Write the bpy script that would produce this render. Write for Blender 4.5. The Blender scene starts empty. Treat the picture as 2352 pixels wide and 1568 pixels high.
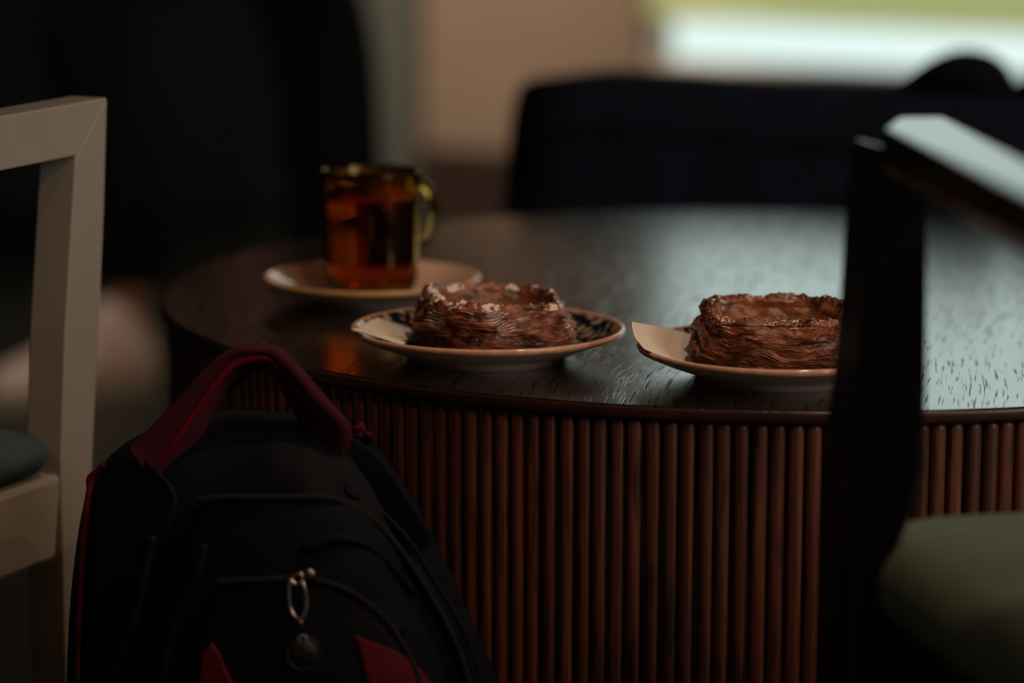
import bpy, bmesh, math, random
import numpy as np
from mathutils import Vector, Matrix
PI = math.pi
random.seed(7)
SC = bpy.context.scene
COL = SC.collection

# ------------------------------------------------------------------ camera
CAM_Z, PITCH, ROLL, F = 0.896, 0.1762, 0.0029, 7000.0
cd = bpy.data.cameras.new('camera')
cam = bpy.data.objects.new('camera', cd)
COL.objects.link(cam)
cam.matrix_world = Matrix.Translation((0, 0, CAM_Z)) @ Matrix.Rotation(PI/2-PITCH, 4, 'X') @ Matrix.Rotation(ROLL, 4, 'Z')
cd.sensor_width = 36; cd.lens = 36*F/2352
cd.clip_start = 0.05; cd.clip_end = 60
cd.dof.use_dof = True
cd.dof.focus_distance = 2.08
cd.dof.aperture_fstop = 2.5
SC.camera = cam
CR = cam.matrix_world.to_3x3()
CO = Vector((0, 0, CAM_Z))

def ray(px, py):
    return CR @ Vector(((px-1176)/F, -(py-784)/F, -1))
def at(px, py, Y):                     # point seen at a pixel, at a given distance into the room
    d = ray(px, py); return CO + d*(Y/d.y)
def onz(px, py, z):                    # point seen at a pixel, on a level plane
    d = ray(px, py); return CO + d*((z-CAM_Z)/d.z)

# ------------------------------------------------------------------ world, lights, exposure
SC.view_settings.view_transform = 'Standard'
SC.view_settings.look = 'None'
SC.view_settings.gamma = 1
SC.view_settings.use_curve_mapping = False
SC.view_settings.exposure = 0.0
SC.cycles.use_denoising = True
SC.cycles.max_bounces = 12
SC.cycles.transmission_bounces = 12
SC.cycles.sample_clamp_indirect = 4
w = bpy.data.worlds.new('world'); SC.world = w; w.use_nodes = True
w.node_tree.nodes['Background'].inputs[0].default_value = (0.80, 0.98, 0.93, 1)
w.node_tree.nodes['Background'].inputs[1].default_value = 1.1

def area(name, loc, target, sx, sy, power, colr, portal=False):
    l = bpy.data.lights.new(name, 'AREA'); l.shape = 'RECTANGLE'; l.size = sx; l.size_y = sy
    l.energy = power; l.color = colr
    if portal: l.cycles.is_portal = True
    o = bpy.data.objects.new(name, l); COL.objects.link(o)
    o.location = loc
    o.rotation_euler = (Vector(target)-Vector(loc)).to_track_quat('-Z', 'Y').to_euler()
    return o
def bulb(name, loc, power, colr, r):
    l = bpy.data.lights.new(name, 'POINT'); l.energy = power; l.color = colr; l.shadow_soft_size = r
    o = bpy.data.objects.new(name, l); COL.objects.link(o); o.location = loc
    return o
# the window wall runs obliquely; its line and the window opening
WA = math.radians(27)
WD = Vector((math.cos(WA), -math.sin(WA), 0)); WN = Vector((-math.sin(WA), -math.cos(WA), 0))   # along the wall, into the room
def wallpt(px):                        # ground point of the window wall at a pixel column
    t = (px-1176)/F
    # Y = 6.6 - tan(WA)*(x + .166), x = t*Y*~1.0
    k = math.tan(WA); Y = (6.6-k*0.166)/(1+k*t*0.985)
    return Vector((t*Y*0.985, Y, 0))
W0 = wallpt(862)                       # left end of the window wall
def ws(p): return (p-W0).dot(WD)
SWIN0 = ws(wallpt(1466)); SWIN1 = SWIN0+2.3
ZSILL, ZSHADE0, ZSHADE1, ZTOP = 0.335, 0.444, 0.80, 2.05
wc = W0+WD*((SWIN0+SWIN1)/2)
area('window_light', wc+Vector((0, 0, (ZSILL+ZTOP)/2))-WN*0.12, wc+Vector((0, 0, (ZSILL+ZTOP)/2))+WN, SWIN1-SWIN0, ZTOP-ZSILL, 1, (1, 1, 1), True)
# light of the rest of the room, behind the photographer: an added soft fill with no window behind it, and three small warm bulbs
area('front_fill', (2.7, -0.4, 1.8), (0.0, 2.2, 0.4), 1.6, 1.6, 40, (1.0, 0.88, 0.78))
bulb('warm_bulb', (0.75, 0.2, 2.1), 24.0, (1.0, 0.50, 0.24), 0.035)
bulb('warm_bulb', (-0.55, 0.6, 2.1), 1.5, (1.0, 0.50, 0.24), 0.035)
bulb('warm_bulb', (1.6, 0.9, 2.1), 16.0, (1.0, 0.50, 0.24), 0.035)
def spot(name, loc, target, power, colr, ang, r):
    l = bpy.data.lights.new(name, 'SPOT'); l.energy = power; l.color = colr; l.spot_size = math.radians(ang); l.spot_blend = 0.8; l.shadow_soft_size = r
    o = bpy.data.objects.new(name, l); COL.objects.link(o); o.location = loc
    o.rotation_euler = (Vector(target)-Vector(loc)).to_track_quat('-Z', 'Y').to_euler()
wl = wallpt(1230)+WN*1.6
spot('wall_fill', (wl.x, wl.y, 2.5), tuple(wallpt(1230)+Vector((0, 0, 0.36))), 210, (1.0, 0.82, 0.68), 27, 0.05)  # added spot that brightens the lower back wall, no fixture there
spot('table_fill', (0.55, 1.75, 2.3), (0.02, 2.15, 0.5), 30, (1.0, 0.74, 0.54), 32, 0.06)  # added fill from above for plates and pastries, no lamp hangs there
spot('aisle_fill', (-0.9, 4.0, 2.6), (-0.75, 4.55, 0.0), 64, (1.0, 0.85, 0.72), 50, 0.06)
spot('aisle_fill', (-1.4, 3.1, 2.6), (-0.72, 3.1, 0.0), 30, (1.0, 0.72, 0.48), 30, 0.06)  # added warm pool on the floor at the left, no real fixture

# ------------------------------------------------------------------ materials
def nm(name):
    m = bpy.data.materials.new(name); m.use_nodes = True
    nt = m.node_tree; b = nt.nodes['Principled BSDF']
    return m, nt, b
def N(nt, t, **kw):
    n = nt.nodes.new(t)
    for k, v in kw.items():
        if hasattr(n, k): setattr(n, k, v)
        else: n.inputs[k.replace('_', ' ')].default_value = v
    return n
def L(nt, a, b): nt.links.new(a, b)
def ramp(nt, stops, interp='LINEAR'):
    r = nt.nodes.new('ShaderNodeValToRGB'); e = r.color_ramp; e.interpolation = interp
    while len(e.elements) < len(stops): e.elements.new(0.5)
    for i, (p, c) in enumerate(stops):
        e.elements[i].position = p; e.elements[i].color = (*c, 1) if len(c) == 3 else c
    return r
def cloth(name, c, c2=None, rough=0.85, scale=60, bump=0.15, sheen=0.0, fine=900):
    m, nt, b = nm(name)
    c2 = c2 or tuple(x*0.7 for x in c)
    tc = N(nt, 'ShaderNodeTexCoord')
    n = N(nt, 'ShaderNodeTexNoise', Scale=scale, Detail=4.0)
    L(nt, tc.outputs['Object'], n.inputs['Vector'])
    r = ramp(nt, [(0.3, c2), (0.7, c)]); L(nt, n.outputs['Fac'], r.inputs[0]); L(nt, r.outputs[0], b.inputs['Base Color'])
    f = N(nt, 'ShaderNodeTexNoise', Scale=fine, Detail=1.0); L(nt, tc.outputs['Object'], f.inputs['Vector'])
    bp = N(nt, 'ShaderNodeBump', Strength=bump, Distance=0.001)
    L(nt, f.outputs['Fac'], bp.inputs['Height']); L(nt, bp.outputs[0], b.inputs['Normal'])
    b.inputs['Roughness'].default_value = rough
    b.inputs['Sheen Weight'].default_value = sheen
    b.inputs['Specular IOR Level'].default_value = 0.22
    return m
def plain(name, c, rough=0.5, metallic=0.0, var=0.12, scale=8, coat=0.0):
    m, nt, b = nm(name)
    tc = N(nt, 'ShaderNodeTexCoord')
    n = N(nt, 'ShaderNodeTexNoise', Scale=scale, Detail=5.0); L(nt, tc.outputs['Object'], n.inputs['Vector'])
    r = ramp(nt, [(0.25, tuple(x*(1-var) for x in c)), (0.75, tuple(min(1, x*(1+var)) for x in c))])
    L(nt, n.outputs['Fac'], r.inputs[0]); L(nt, r.outputs[0], b.inputs['Base Color'])
    b.inputs['Roughness'].default_value = rough; b.inputs['Metallic'].default_value = metallic
    b.inputs['Coat Weight'].default_value = coat
    return m

M = {}
def wood_top():
    m, nt, b = nm('dark_stained_oak')
    tc = N(nt, 'ShaderNodeTexCoord')
    mp = N(nt, 'ShaderNodeMapping'); mp.inputs['Rotation'].default_value = (0, 0, math.radians(-80))
    L(nt, tc.outputs['Object'], mp.inputs[0])
    warp = N(nt, 'ShaderNodeTexNoise', Scale=3.5, Detail=1.0); L(nt, mp.outputs[0], warp.inputs['Vector'])
    ad = N(nt, 'ShaderNodeVectorMath', operation='MULTIPLY_ADD'); ad.inputs[1].default_value = (0.05, 0.05, 0)
    L(nt, warp.outputs['Color'], ad.inputs[0]); L(nt, mp.outputs[0], ad.inputs[2])
    s1 = N(nt, 'ShaderNodeMapping'); s1.inputs['Scale'].default_value = (26, 600, 1); L(nt, ad.outputs[0], s1.inputs[0])
    pores = N(nt, 'ShaderNodeTexNoise', Scale=1.0, Detail=1.5); L(nt, s1.outputs[0], pores.inputs['Vector'])
    s2 = N(nt, 'ShaderNodeMapping'); s2.inputs['Scale'].default_value = (4, 40, 1); L(nt, ad.outputs[0], s2.inputs[0])
    grain = N(nt, 'ShaderNodeTexNoise', Scale=1.0, Detail=5.0); L(nt, s2.outputs[0], grain.inputs['Vector'])
    pr = ramp(nt, [(0.33, (0, 0, 0)), (0.43, (1, 1, 1))]); L(nt, pores.outputs['Fac'], pr.inputs[0])
    gr = ramp(nt, [(0.3, (0.006, 0.0026, 0.002)), (0.7, (0.014, 0.0055, 0.0038))]); L(nt, grain.outputs['Fac'], gr.inputs[0])
    mx = N(nt, 'ShaderNodeMix', data_type='RGBA'); L(nt, pr.outputs[0], mx.inputs[0])
    mx.inputs[6].default_value = (0.003, 0.0015, 0.001, 1); L(nt, gr.outputs[0], mx.inputs[7])
    L(nt, mx.outputs[2], b.inputs['Base Color'])
    bp = N(nt, 'ShaderNodeBump', Strength=0.4, Distance=0.00016); L(nt, pr.outputs[0], bp.inputs['Height'])
    bp2 = N(nt, 'ShaderNodeBump', Strength=0.10, Distance=0.0006); L(nt, grain.outputs['Fac'], bp2.inputs['Height']); L(nt, bp.outputs[0], bp2.inputs['Normal'])
    L(nt, bp2.outputs[0], b.inputs['Normal'])
    rr = ramp(nt, [(0.3, (0.25,)*3), (0.7, (0.18,)*3)]); L(nt, grain.outputs['Fac'], rr.inputs[0]); L(nt, rr.outputs[0], b.inputs['Roughness'])
    b.inputs['IOR'].default_value = 1.55
    cw = N(nt, 'ShaderNodeMapRange'); cw.inputs[3].default_value = 0.05; cw.inputs[4].default_value = 1.0; L(nt, pr.outputs[0], cw.inputs[0]); L(nt, cw.outputs[0], b.inputs['Coat Weight'])
    sw = N(nt, 'ShaderNodeMapRange'); sw.inputs[3].default_value = 0.02; sw.inputs[4].default_value = 0.5; L(nt, pr.outputs[0], sw.inputs[0]); L(nt, sw.outputs[0], b.inputs['Specular IOR Level'])
    b.inputs['Coat Roughness'].default_value = 0.19
    L(nt, bp2.outputs[0], b.inputs['Coat Normal'])
    return m
M['top'] = wood_top()
def slat_mat():
    m, nt, b = nm('reddish_brown_reed')
    tc = N(nt, 'ShaderNodeTexCoord'); oi = N(nt, 'ShaderNodeObjectInfo')
    off = N(nt, 'ShaderNodeVectorMath', operation='MULTIPLY_ADD'); off.inputs[1].default_value = (37, 11, 5)
    L(nt, oi.outputs['Random'], off.inputs[0]); 
    sc = N(nt, 'ShaderNodeMapping'); sc.inputs['Scale'].default_value = (260, 260, 9)
    L(nt, tc.outputs['Object'], sc.inputs[0]); L(nt, sc.outputs[0], off.inputs[2])
    g = N(nt, 'ShaderNodeTexNoise', Scale=1.0, Detail=4.0); L(nt, off.outputs[0], g.inputs['Vector'])
    r = ramp(nt, [(0.25, (0.06, 0.018, 0.010)), (0.55, (0.13, 0.045, 0.025)), (0.8, (0.21, 0.085, 0.048))]); L(nt, g.outputs['Fac'], r.inputs[0])
    # darker knots, sparse
    s3 = N(nt, 'ShaderNodeMapping'); s3.inputs['Scale'].default_value = (90, 90, 16); L(nt, tc.outputs['Object'], s3.inputs[0])
    off3 = N(nt, 'ShaderNodeVectorMath', operation='MULTIPLY_ADD'); off3.inputs[1].default_value = (91, 7, 50); L(nt, oi.outputs['Random'], off3.inputs[0]); L(nt, s3.outputs[0], off3.inputs[2])
    kn = N(nt, 'ShaderNodeTexNoise', Scale=1.0, Detail=2.0); L(nt, off3.outputs[0], kn.inputs['Vector'])
    kr = ramp(nt, [(0.30, (0.35,)*3), (0.42, (1,)*3)]); L(nt, kn.outputs['Fac'], kr.inputs[0])
    mu = N(nt, 'ShaderNodeMix', data_type='RGBA', blend_type='MULTIPLY'); mu.inputs[0].default_value = 1
    L(nt, r.outputs[0], mu.inputs[6]); L(nt, kr.outputs[0], mu.inputs[7])
    hv = N(nt, 'ShaderNodeHueSaturation'); mr = N(nt, 'ShaderNodeMapRange'); mr.inputs[3].default_value = 0.5; mr.inputs[4].default_value = 1.05
    L(nt, oi.outputs['Random'], mr.inputs[0]); L(nt, mr.outputs[0], hv.inputs['Value']); L(nt, mu.outputs[2], hv.inputs['Color'])
    L(nt, hv.outputs[0], b.inputs['Base Color'])
    bp = N(nt, 'ShaderNodeBump', Strength=0.25, Distance=0.0005); L(nt, g.outputs['Fac'], bp.inputs['Height']); L(nt, bp.outputs[0], b.inputs['Normal'])
    b.inputs['Roughness'].default_value = 0.42
    return m
M['slat'] = slat_mat()
M['edge'] = plain('brown_edge_band', (0.032, 0.012, 0.008), 0.35, scale=40, var=0.3)
M['drum'] = plain('near_black_backing', (0.006, 0.003, 0.002), 0.8)
M['floor'] = None
def floor_mat():
    m, nt, b = nm('dark_plank_floor')
    tc = N(nt, 'ShaderNodeTexCoord'); s = N(nt, 'ShaderNodeMapping'); s.inputs['Scale'].default_value = (1.5, 14, 1); L(nt, tc.outputs['Object'], s.inputs[0])
    n = N(nt, 'ShaderNodeTexNoise', Scale=2.0, Detail=6.0); L(nt, s.outputs[0], n.inputs['Vector'])
    r = ramp(nt, [(0.3, (0.014, 0.014, 0.008)), (0.7, (0.027, 0.026, 0.015))]); L(nt, n.outputs['Fac'], r.inputs[0]); L(nt, r.outputs[0], b.inputs['Base Color'])
    b.inputs['Roughness'].default_value = 0.5
    return m
M['floor'] = floor_mat()
M['wall_beige'] = plain('beige_plaster', (0.36, 0.26, 0.18), 0.9, scale=3)
M['wall_dark'] = plain('dark_green_paint', (0.015, 0.035, 0.034), 0.9, scale=3)
M['trim_grey'] = plain('grey_green_paint', (0.14, 0.15, 0.12), 0.7, scale=3)
M['base'] = plain('reddish_brown_board', (0.045, 0.024, 0.016), 0.6, scale=3)
M['ceiling'] = plain('dull_ceiling', (0.10, 0.09, 0.08), 0.9, scale=3)
M['navy'] = cloth('dark_navy_upholstery', (0.014, 0.022, 0.048), (0.008, 0.013, 0.028), 0.95, 20, 0.2, 0.0)
M['black_wood'] = plain('black_stained_wood', (0.0035, 0.0045, 0.0055), 0.20, scale=20, coat=0.3)
M['pale_wood'] = plain('greige_painted_wood', (0.31, 0.295, 0.26), 0.38, scale=12, var=0.05)
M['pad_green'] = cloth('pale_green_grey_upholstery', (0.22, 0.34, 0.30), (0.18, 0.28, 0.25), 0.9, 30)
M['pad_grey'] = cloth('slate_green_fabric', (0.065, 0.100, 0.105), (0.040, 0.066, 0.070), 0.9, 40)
M['bag'] = cloth('black_navy_nylon', (0.0012, 0.0038, 0.0100), (0.0008, 0.0022, 0.0055), 0.75, 25, 0.2, 0, 1500)
M['bag_pan'] = cloth('dark_navy_panel_fabric', (0.0016, 0.0052, 0.0140), (0.0010, 0.0032, 0.0085), 0.85, 40, 0.2, 0, 1500)
M['red'] = cloth('crimson_webbing', (0.13, 0.006, 0.020), (0.07, 0.005, 0.016), 0.85, 40, 0.3)
M['zip'] = plain('black_zip', (0.0016, 0.0035, 0.007), 0.9, 0.0)
M['crimson_dull'] = cloth('dull_wine_webbing', (0.075, 0.012, 0.024), (0.045, 0.009, 0.018), 0.9, 30, 0.3)
M['crimson_line'] = cloth('bright_crimson_piping', (0.20, 0.004, 0.024), None, 0.8, 40, 0.3)
M['metal'] = plain('nickel', (0.75, 0.70, 0.66), 0.22, 1.0)
M['dark_metal'] = plain('gunmetal', (0.20, 0.17, 0.15), 0.25, 1.0)
M['rubber'] = plain('dark_rubber', (0.008, 0.012, 0.016), 0.6)
M['rubber2'] = plain('black_inlay', (0.002, 0.002, 0.003), 0.6)
M['greyprint'] = plain('grey_print', (0.20, 0.19, 0.17), 0.6)
M['cream'] = plain('cream_glaze', (0.74, 0.64, 0.58), 0.06, var=0.04, scale=30)
M['tan_glaze'] = plain('tan_glaze', (0.74, 0.50, 0.37), 0.06, var=0.1, scale=12)
M['ochre_edge'] = plain('ochre_edge_glaze', (0.58, 0.34, 0.14), 0.15, var=0.15, scale=40)
M['shoe'] = plain('pale_pink_leather', (0.72, 0.56, 0.48), 0.7)
M['trouser'] = cloth('black_trouser_cloth', (0.0035, 0.004, 0.0055), None, 0.95, 30)
M['skin'] = plain('skin', (0.45, 0.25, 0.17), 0.6)
M['hair'] = plain('dark_hair', (0.02, 0.012, 0.008), 0.5)
M['sole'] = plain('off_white_sole', (0.42, 0.40, 0.34), 0.7)
M['shirt'] = cloth('dark_grey_knit', (0.02, 0.022, 0.026))
M['bundle'] = cloth('very_dark_green_wool', (0.004, 0.010, 0.010), (0.002, 0.006, 0.007), 1.0, 30)

def paper_mat():
    m, nt, b = nm('cream_paper_napkin')
    tc = N(nt, 'ShaderNodeTexCoord'); wv = N(nt, 'ShaderNodeTexWave', Scale=170.0); wv.bands_direction = 'DIAGONAL'
    L(nt, tc.outputs['Object'], wv.inputs['Vector'])
    bp = N(nt, 'ShaderNodeBump', Strength=0.35, Distance=0.0003); L(nt, wv.outputs['Fac'], bp.inputs['Height']); L(nt, bp.outputs[0], b.inputs['Normal'])
    b.inputs['Base Color'].default_value = (0.80, 0.71, 0.60, 1); b.inputs['Roughness'].default_value = 0.9
    return m
M['paper'] = paper_mat()

def plate_mat():
    # glazed pattern: navy ground with irregular cream petals, brown speckled lip, by radius from the plate centre
    m, nt, b = nm('navy_petal_glaze')
    tc = N(nt, 'ShaderNodeTexCoord')
    wn = N(nt, 'ShaderNodeTexNoise', Scale=60.0, Detail=2.0); L(nt, tc.outputs['Object'], wn.inputs['Vector'])
    ad = N(nt, 'ShaderNodeVectorMath', operation='MULTIPLY_ADD'); ad.inputs[1].default_value = (0.006, 0.006, 0); L(nt, wn.outputs['Color'], ad.inputs[0]); L(nt, tc.outputs['Object'], ad.inputs[2])
    sp = N(nt, 'ShaderNodeSeparateXYZ'); L(nt, ad.outputs[0], sp.inputs[0])
    # polar coordinates
    an = N(nt, 'ShaderNodeMath', operation='ARCTAN2'); L(nt, sp.outputs[1], an.inputs[0]); L(nt, sp.outputs[0], an.inputs[1])
    ln = N(nt, 'ShaderNodeVectorMath', operation='LENGTH'); mp0 = N(nt, 'ShaderNodeMapping'); mp0.inputs['Scale'].default_value = (1, 1, 0)
    L(nt, ad.outputs[0], mp0.inputs[0]); L(nt, mp0.outputs[0], ln.inputs[0])
    cb = N(nt, 'ShaderNodeCombineXYZ')
    a2 = N(nt, 'ShaderNodeMath', operation='MULTIPLY'); a2.inputs[1].default_value = 8.5; L(nt, an.outputs[0], a2.inputs[0])
    l2 = N(nt, 'ShaderNodeMath', operation='MULTIPLY'); l2.inputs[1].default_value = 95.0; L(nt, ln.outputs['Value'], l2.inputs[0])
    L(nt, a2.outputs[0], cb.inputs[0]); L(nt, l2.outputs[0], cb.inputs[1])
    vo = N(nt, 'ShaderNodeTexVoronoi', feature='DISTANCE_TO_EDGE', Scale=1.0); L(nt, cb.outputs[0], vo.inputs['Vector'])
    r = ramp(nt, [(0.14, (0.004, 0.010, 0.022)), (0.20, (0.42, 0.32, 0.23))]); L(nt, vo.outputs['Distance'], r.inputs[0])
    # lip
    lr = N(nt, 'ShaderNodeMapRange'); lr.inputs[1].default_value = 0.0965; lr.inputs[2].default_value = 0.0985; L(nt, ln.outputs['Value'], lr.inputs[0])
    nn = N(nt, 'ShaderNodeTexNoise', Scale=220.0, Detail=3.0); L(nt, tc.outputs['Object'], nn.inputs['Vector'])
    br = ramp(nt, [(0.4, (0.24, 0.09, 0.05)), (0.6, (0.55, 0.33, 0.22))]); L(nt, nn.outputs['Fac'], br.inputs[0])
    mx = N(nt, 'ShaderNodeMix', data_type='RGBA'); L(nt, lr.outputs[0], mx.inputs[0]); L(nt, r.outputs[0], mx.inputs[6]); L(nt, br.outputs[0], mx.inputs[7])
    L(nt, mx.outputs[2], b.inputs['Base Color'])
    b.inputs['Roughness'].default_value = 0.06
    return m
M['plate'] = plate_mat()
M['lip'] = plain('warm_brown_lip_glaze', (0.66, 0.40, 0.27), 0.10, var=0.25, scale=120)

def pastry_mat(name, dark, mid, gold, sugar_col):
    m, nt, b = nm(name)
    tc = N(nt, 'ShaderNodeTexCoord')
    s = N(nt, 'ShaderNodeMapping'); s.inputs['Scale'].default_value = (1, 1, 3.2); L(nt, tc.outputs['Object'], s.inputs[0])
    n = N(nt, 'ShaderNodeTexNoise', Scale=55.0, Detail=7.0, Roughness=0.65); L(nt, s.outputs[0], n.inputs['Vector'])
    r = ramp(nt, [(0.30, dark), (0.52, mid), (0.75, gold)]); L(nt, n.outputs['Fac'], r.inputs[0])
    scorch_crease = N(nt, 'ShaderNodeAttribute', attribute_name='scorch_crease')
    m1 = N(nt, 'ShaderNodeMix', data_type='RGBA'); L(nt, scorch_crease.outputs['Fac'], m1.inputs[0]); L(nt, r.outputs[0], m1.inputs[6]); m1.inputs[7].default_value = (0.016, 0.006, 0.004, 1)
    cen = N(nt, 'ShaderNodeAttribute', attribute_name='filling')
    m2 = N(nt, 'ShaderNodeMix', data_type='RGBA'); L(nt, cen.outputs['Fac'], m2.inputs[0]); L(nt, m1.outputs[2], m2.inputs[6]); m2.inputs[7].default_value = (0.20, 0.075, 0.022, 1)
    su = N(nt, 'ShaderNodeAttribute', attribute_name='sugar')
    sn = N(nt, 'ShaderNodeTexNoise', Scale=650.0, Detail=3.0); L(nt, tc.outputs['Object'], sn.inputs['Vector'])
    mm = N(nt, 'ShaderNodeMath', operation='ADD'); L(nt, su.outputs['Fac'], mm.inputs[0]); L(nt, sn.outputs['Fac'], mm.inputs[1])
    sr = ramp(nt, [(0.0, (0, 0, 0)), (1.0, (1, 1, 1))])
    mr = N(nt, 'ShaderNodeMapRange'); mr.inputs[1].default_value = 0.90; mr.inputs[2].default_value = 1.02; L(nt, mm.outputs[0], mr.inputs[0])
    m3 = N(nt, 'ShaderNodeMix', data_type='RGBA'); L(nt, mr.outputs[0], m3.inputs[0]); L(nt, m2.outputs[2], m3.inputs[6]); m3.inputs[7].default_value = (*sugar_col, 1)
    L(nt, m3.outputs[2], b.inputs['Base Color'])
    rg = N(nt, 'ShaderNodeMix', data_type='FLOAT'); L(nt, mr.outputs[0], rg.inputs[0]); rg.inputs[2].default_value = 0.36; rg.inputs[3].default_value = 0.9
    L(nt, rg.outputs[0], b.inputs['Roughness'])
    fb = N(nt, 'ShaderNodeTexNoise', Scale=420.0, Detail=4.0); L(nt, s.outputs[0], fb.inputs['Vector'])
    bp = N(nt, 'ShaderNodeBump', Strength=0.5, Distance=0.0006); L(nt, fb.outputs['Fac'], bp.inputs['Height']); L(nt, bp.outputs[0], b.inputs['Normal'])
    b.inputs['Subsurface Weight'].default_value = 0.0
    return m
M['pastry1'] = pastry_mat('flaky_caramel_crust', (0.075, 0.022, 0.011), (0.26, 0.085, 0.038), (0.45, 0.19, 0.08), (0.80, 0.68, 0.60))
M['pastry2'] = pastry_mat('glossy_caramel_crust', (0.060, 0.016, 0.008), (0.24, 0.075, 0.030), (0.42, 0.17, 0.065), (0.74, 0.60, 0.52))

def glass_mat(name, col, rough=0.0, ior=1.5):
    m = bpy.data.materials.new(name); m.use_nodes = True; nt = m.node_tree; nt.nodes.clear()
    o = N(nt, 'ShaderNodeOutputMaterial'); g = N(nt, 'ShaderNodeBsdfGlass', Color=(*col, 1), Roughness=rough, IOR=ior)
    tc = N(nt, 'ShaderNodeTexCoord'); n = N(nt, 'ShaderNodeTexNoise', Scale=25.0); L(nt, tc.outputs['Object'], n.inputs['Vector'])
    bp = N(nt, 'ShaderNodeBump', Strength=0.03, Distance=0.001); L(nt, n.outputs['Fac'], bp.inputs['Height']); L(nt, bp.outputs[0], g.inputs['Normal'])
    L(nt, g.outputs[0], o.inputs[0]); return m
M['glass'] = glass_mat('amber_glass', (0.82, 0.64, 0.32))
M['tea'] = glass_mat('black_tea', (0.78, 0.40, 0.28), 0.0, 1.33)
def pane_mat():
    m = bpy.data.materials.new('window_glass'); m.use_nodes = True; nt = m.node_tree; nt.nodes.clear()
    o = N(nt, 'ShaderNodeOutputMaterial'); t = N(nt, 'ShaderNodeBsdfTransparent'); g = N(nt, 'ShaderNodeBsdfGlossy', Roughness=0.02)
    mx = N(nt, 'ShaderNodeMixShader'); mx.inputs[0].default_value = 0.05
    L(nt, t.outputs[0], mx.inputs[1]); L(nt, g.outputs[0], mx.inputs[2]); L(nt, mx.outputs[0], o.inputs[0]); return m
M['pane'] = pane_mat()
def shade_mat():
    m = bpy.data.materials.new('yellow_green_shade_cloth'); m.use_nodes = True; nt = m.node_tree; nt.nodes.clear()
    o = N(nt, 'ShaderNodeOutputMaterial'); t = N(nt, 'ShaderNodeBsdfTranslucent', Color=(0.96, 0.92, 0.62, 1)); g = N(nt, 'ShaderNodeBsdfDiffuse', Color=(0.96, 0.92, 0.62, 1))
    mx = N(nt, 'ShaderNodeMixShader'); mx.inputs[0].default_value = 0.15
    L(nt, t.outputs[0], mx.inputs[1]); L(nt, g.outputs[0], mx.inputs[2]); L(nt, mx.outputs[0], o.inputs[0]); return m
M['shade'] = shade_mat()

# ------------------------------------------------------------------ object helpers
def tag(o, label=None, cat=None, group=None, kind=None):
    if label: o['label'] = label
    if cat: o['category'] = cat
    if group: o['group'] = group
    if kind: o['kind'] = kind
    return o
def link(name, me, mat=None, parent=None, loc=None, smooth=False):
    o = bpy.data.objects.new(name, me); COL.objects.link(o)
    if mat:
        if isinstance(mat, (list, tuple)):
            for x in mat: me.materials.append(x)
        else: me.materials.append(mat)
    if loc is not None: o.location = loc
    if parent is not None:
        o.parent = parent
    if smooth:
        me.polygons.foreach_set('use_smooth', [True]*len(me.polygons))
    return o
def empty(name, loc=(0, 0, 0), rz=0):
    o = bpy.data.objects.new(name, None); COL.objects.link(o); o.location = loc; o.rotation_euler = (0, 0, rz); o.empty_display_size = 0.05
    return o
def pyd(name, vs, fs):
    me = bpy.data.meshes.new(name); me.from_pydata([tuple(v) for v in vs], [], fs); me.update(); return me
def fix(me):
    b = bmesh.new(); b.from_mesh(me); bmesh.ops.recalc_face_normals(b, faces=b.faces); b.to_mesh(me); b.free(); return me
def bevel(o, w, seg=2):
    m = o.modifiers.new('bevel', 'BEVEL'); m.width = w; m.segments = seg; m.limit_method = 'ANGLE'; m.angle_limit = math.radians(35)
    return o
def hexa(name, P, mat, parent=None, bev=0.0, seg=3, rel=None):
    """a solid block from 8 corners: 4 lower (in turn) and 4 upper"""
    if rel is None: rel = parent.location if parent is not None else Vector((0, 0, 0))
    vs = [Vector(p)-Vector(rel) for p in P]
    fs = [(0, 3, 2, 1), (4, 5, 6, 7), (0, 1, 5, 4), (1, 2, 6, 5), (2, 3, 7, 6), (3, 0, 4, 7)]
    o = link(name, fix(pyd(name, vs, fs)), mat, parent)
    if bev: bevel(o, bev, seg)
    return o
def box(name, lo, hi, mat, parent=None, bev=0.0, seg=3):
    (a, b, c), (d, e, f) = lo, hi
    return hexa(name, [(a, b, c), (d, b, c), (d, e, c), (a, e, c), (a, b, f), (d, b, f), (d, e, f), (a, e, f)], mat, parent, bev, seg, (0, 0, 0))
def loft(name, rings, mat, parent=None, caps=True, smooth=True, rel=(0, 0, 0), closed=True, sub=0):
    n = len(rings[0]); vs = [Vector(p)-Vector(rel) for r in rings for p in r]; fs = []
    for i in range(len(rings)-1):
        for j in range(n if closed else n-1):
            k = (j+1) % n
            fs.append((i*n+j, i*n+k, (i+1)*n+k, (i+1)*n+j))
    if caps:
        fs.append(tuple(range(n))[::-1]); fs.append(tuple((len(rings)-1)*n+j for j in range(n)))
    o = link(name, fix(pyd(name, vs, fs)), mat, parent, smooth=smooth)
    if sub:
        s = o.modifiers.new('sub', 'SUBSURF'); s.levels = sub; s.render_levels = sub
    return o
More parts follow.
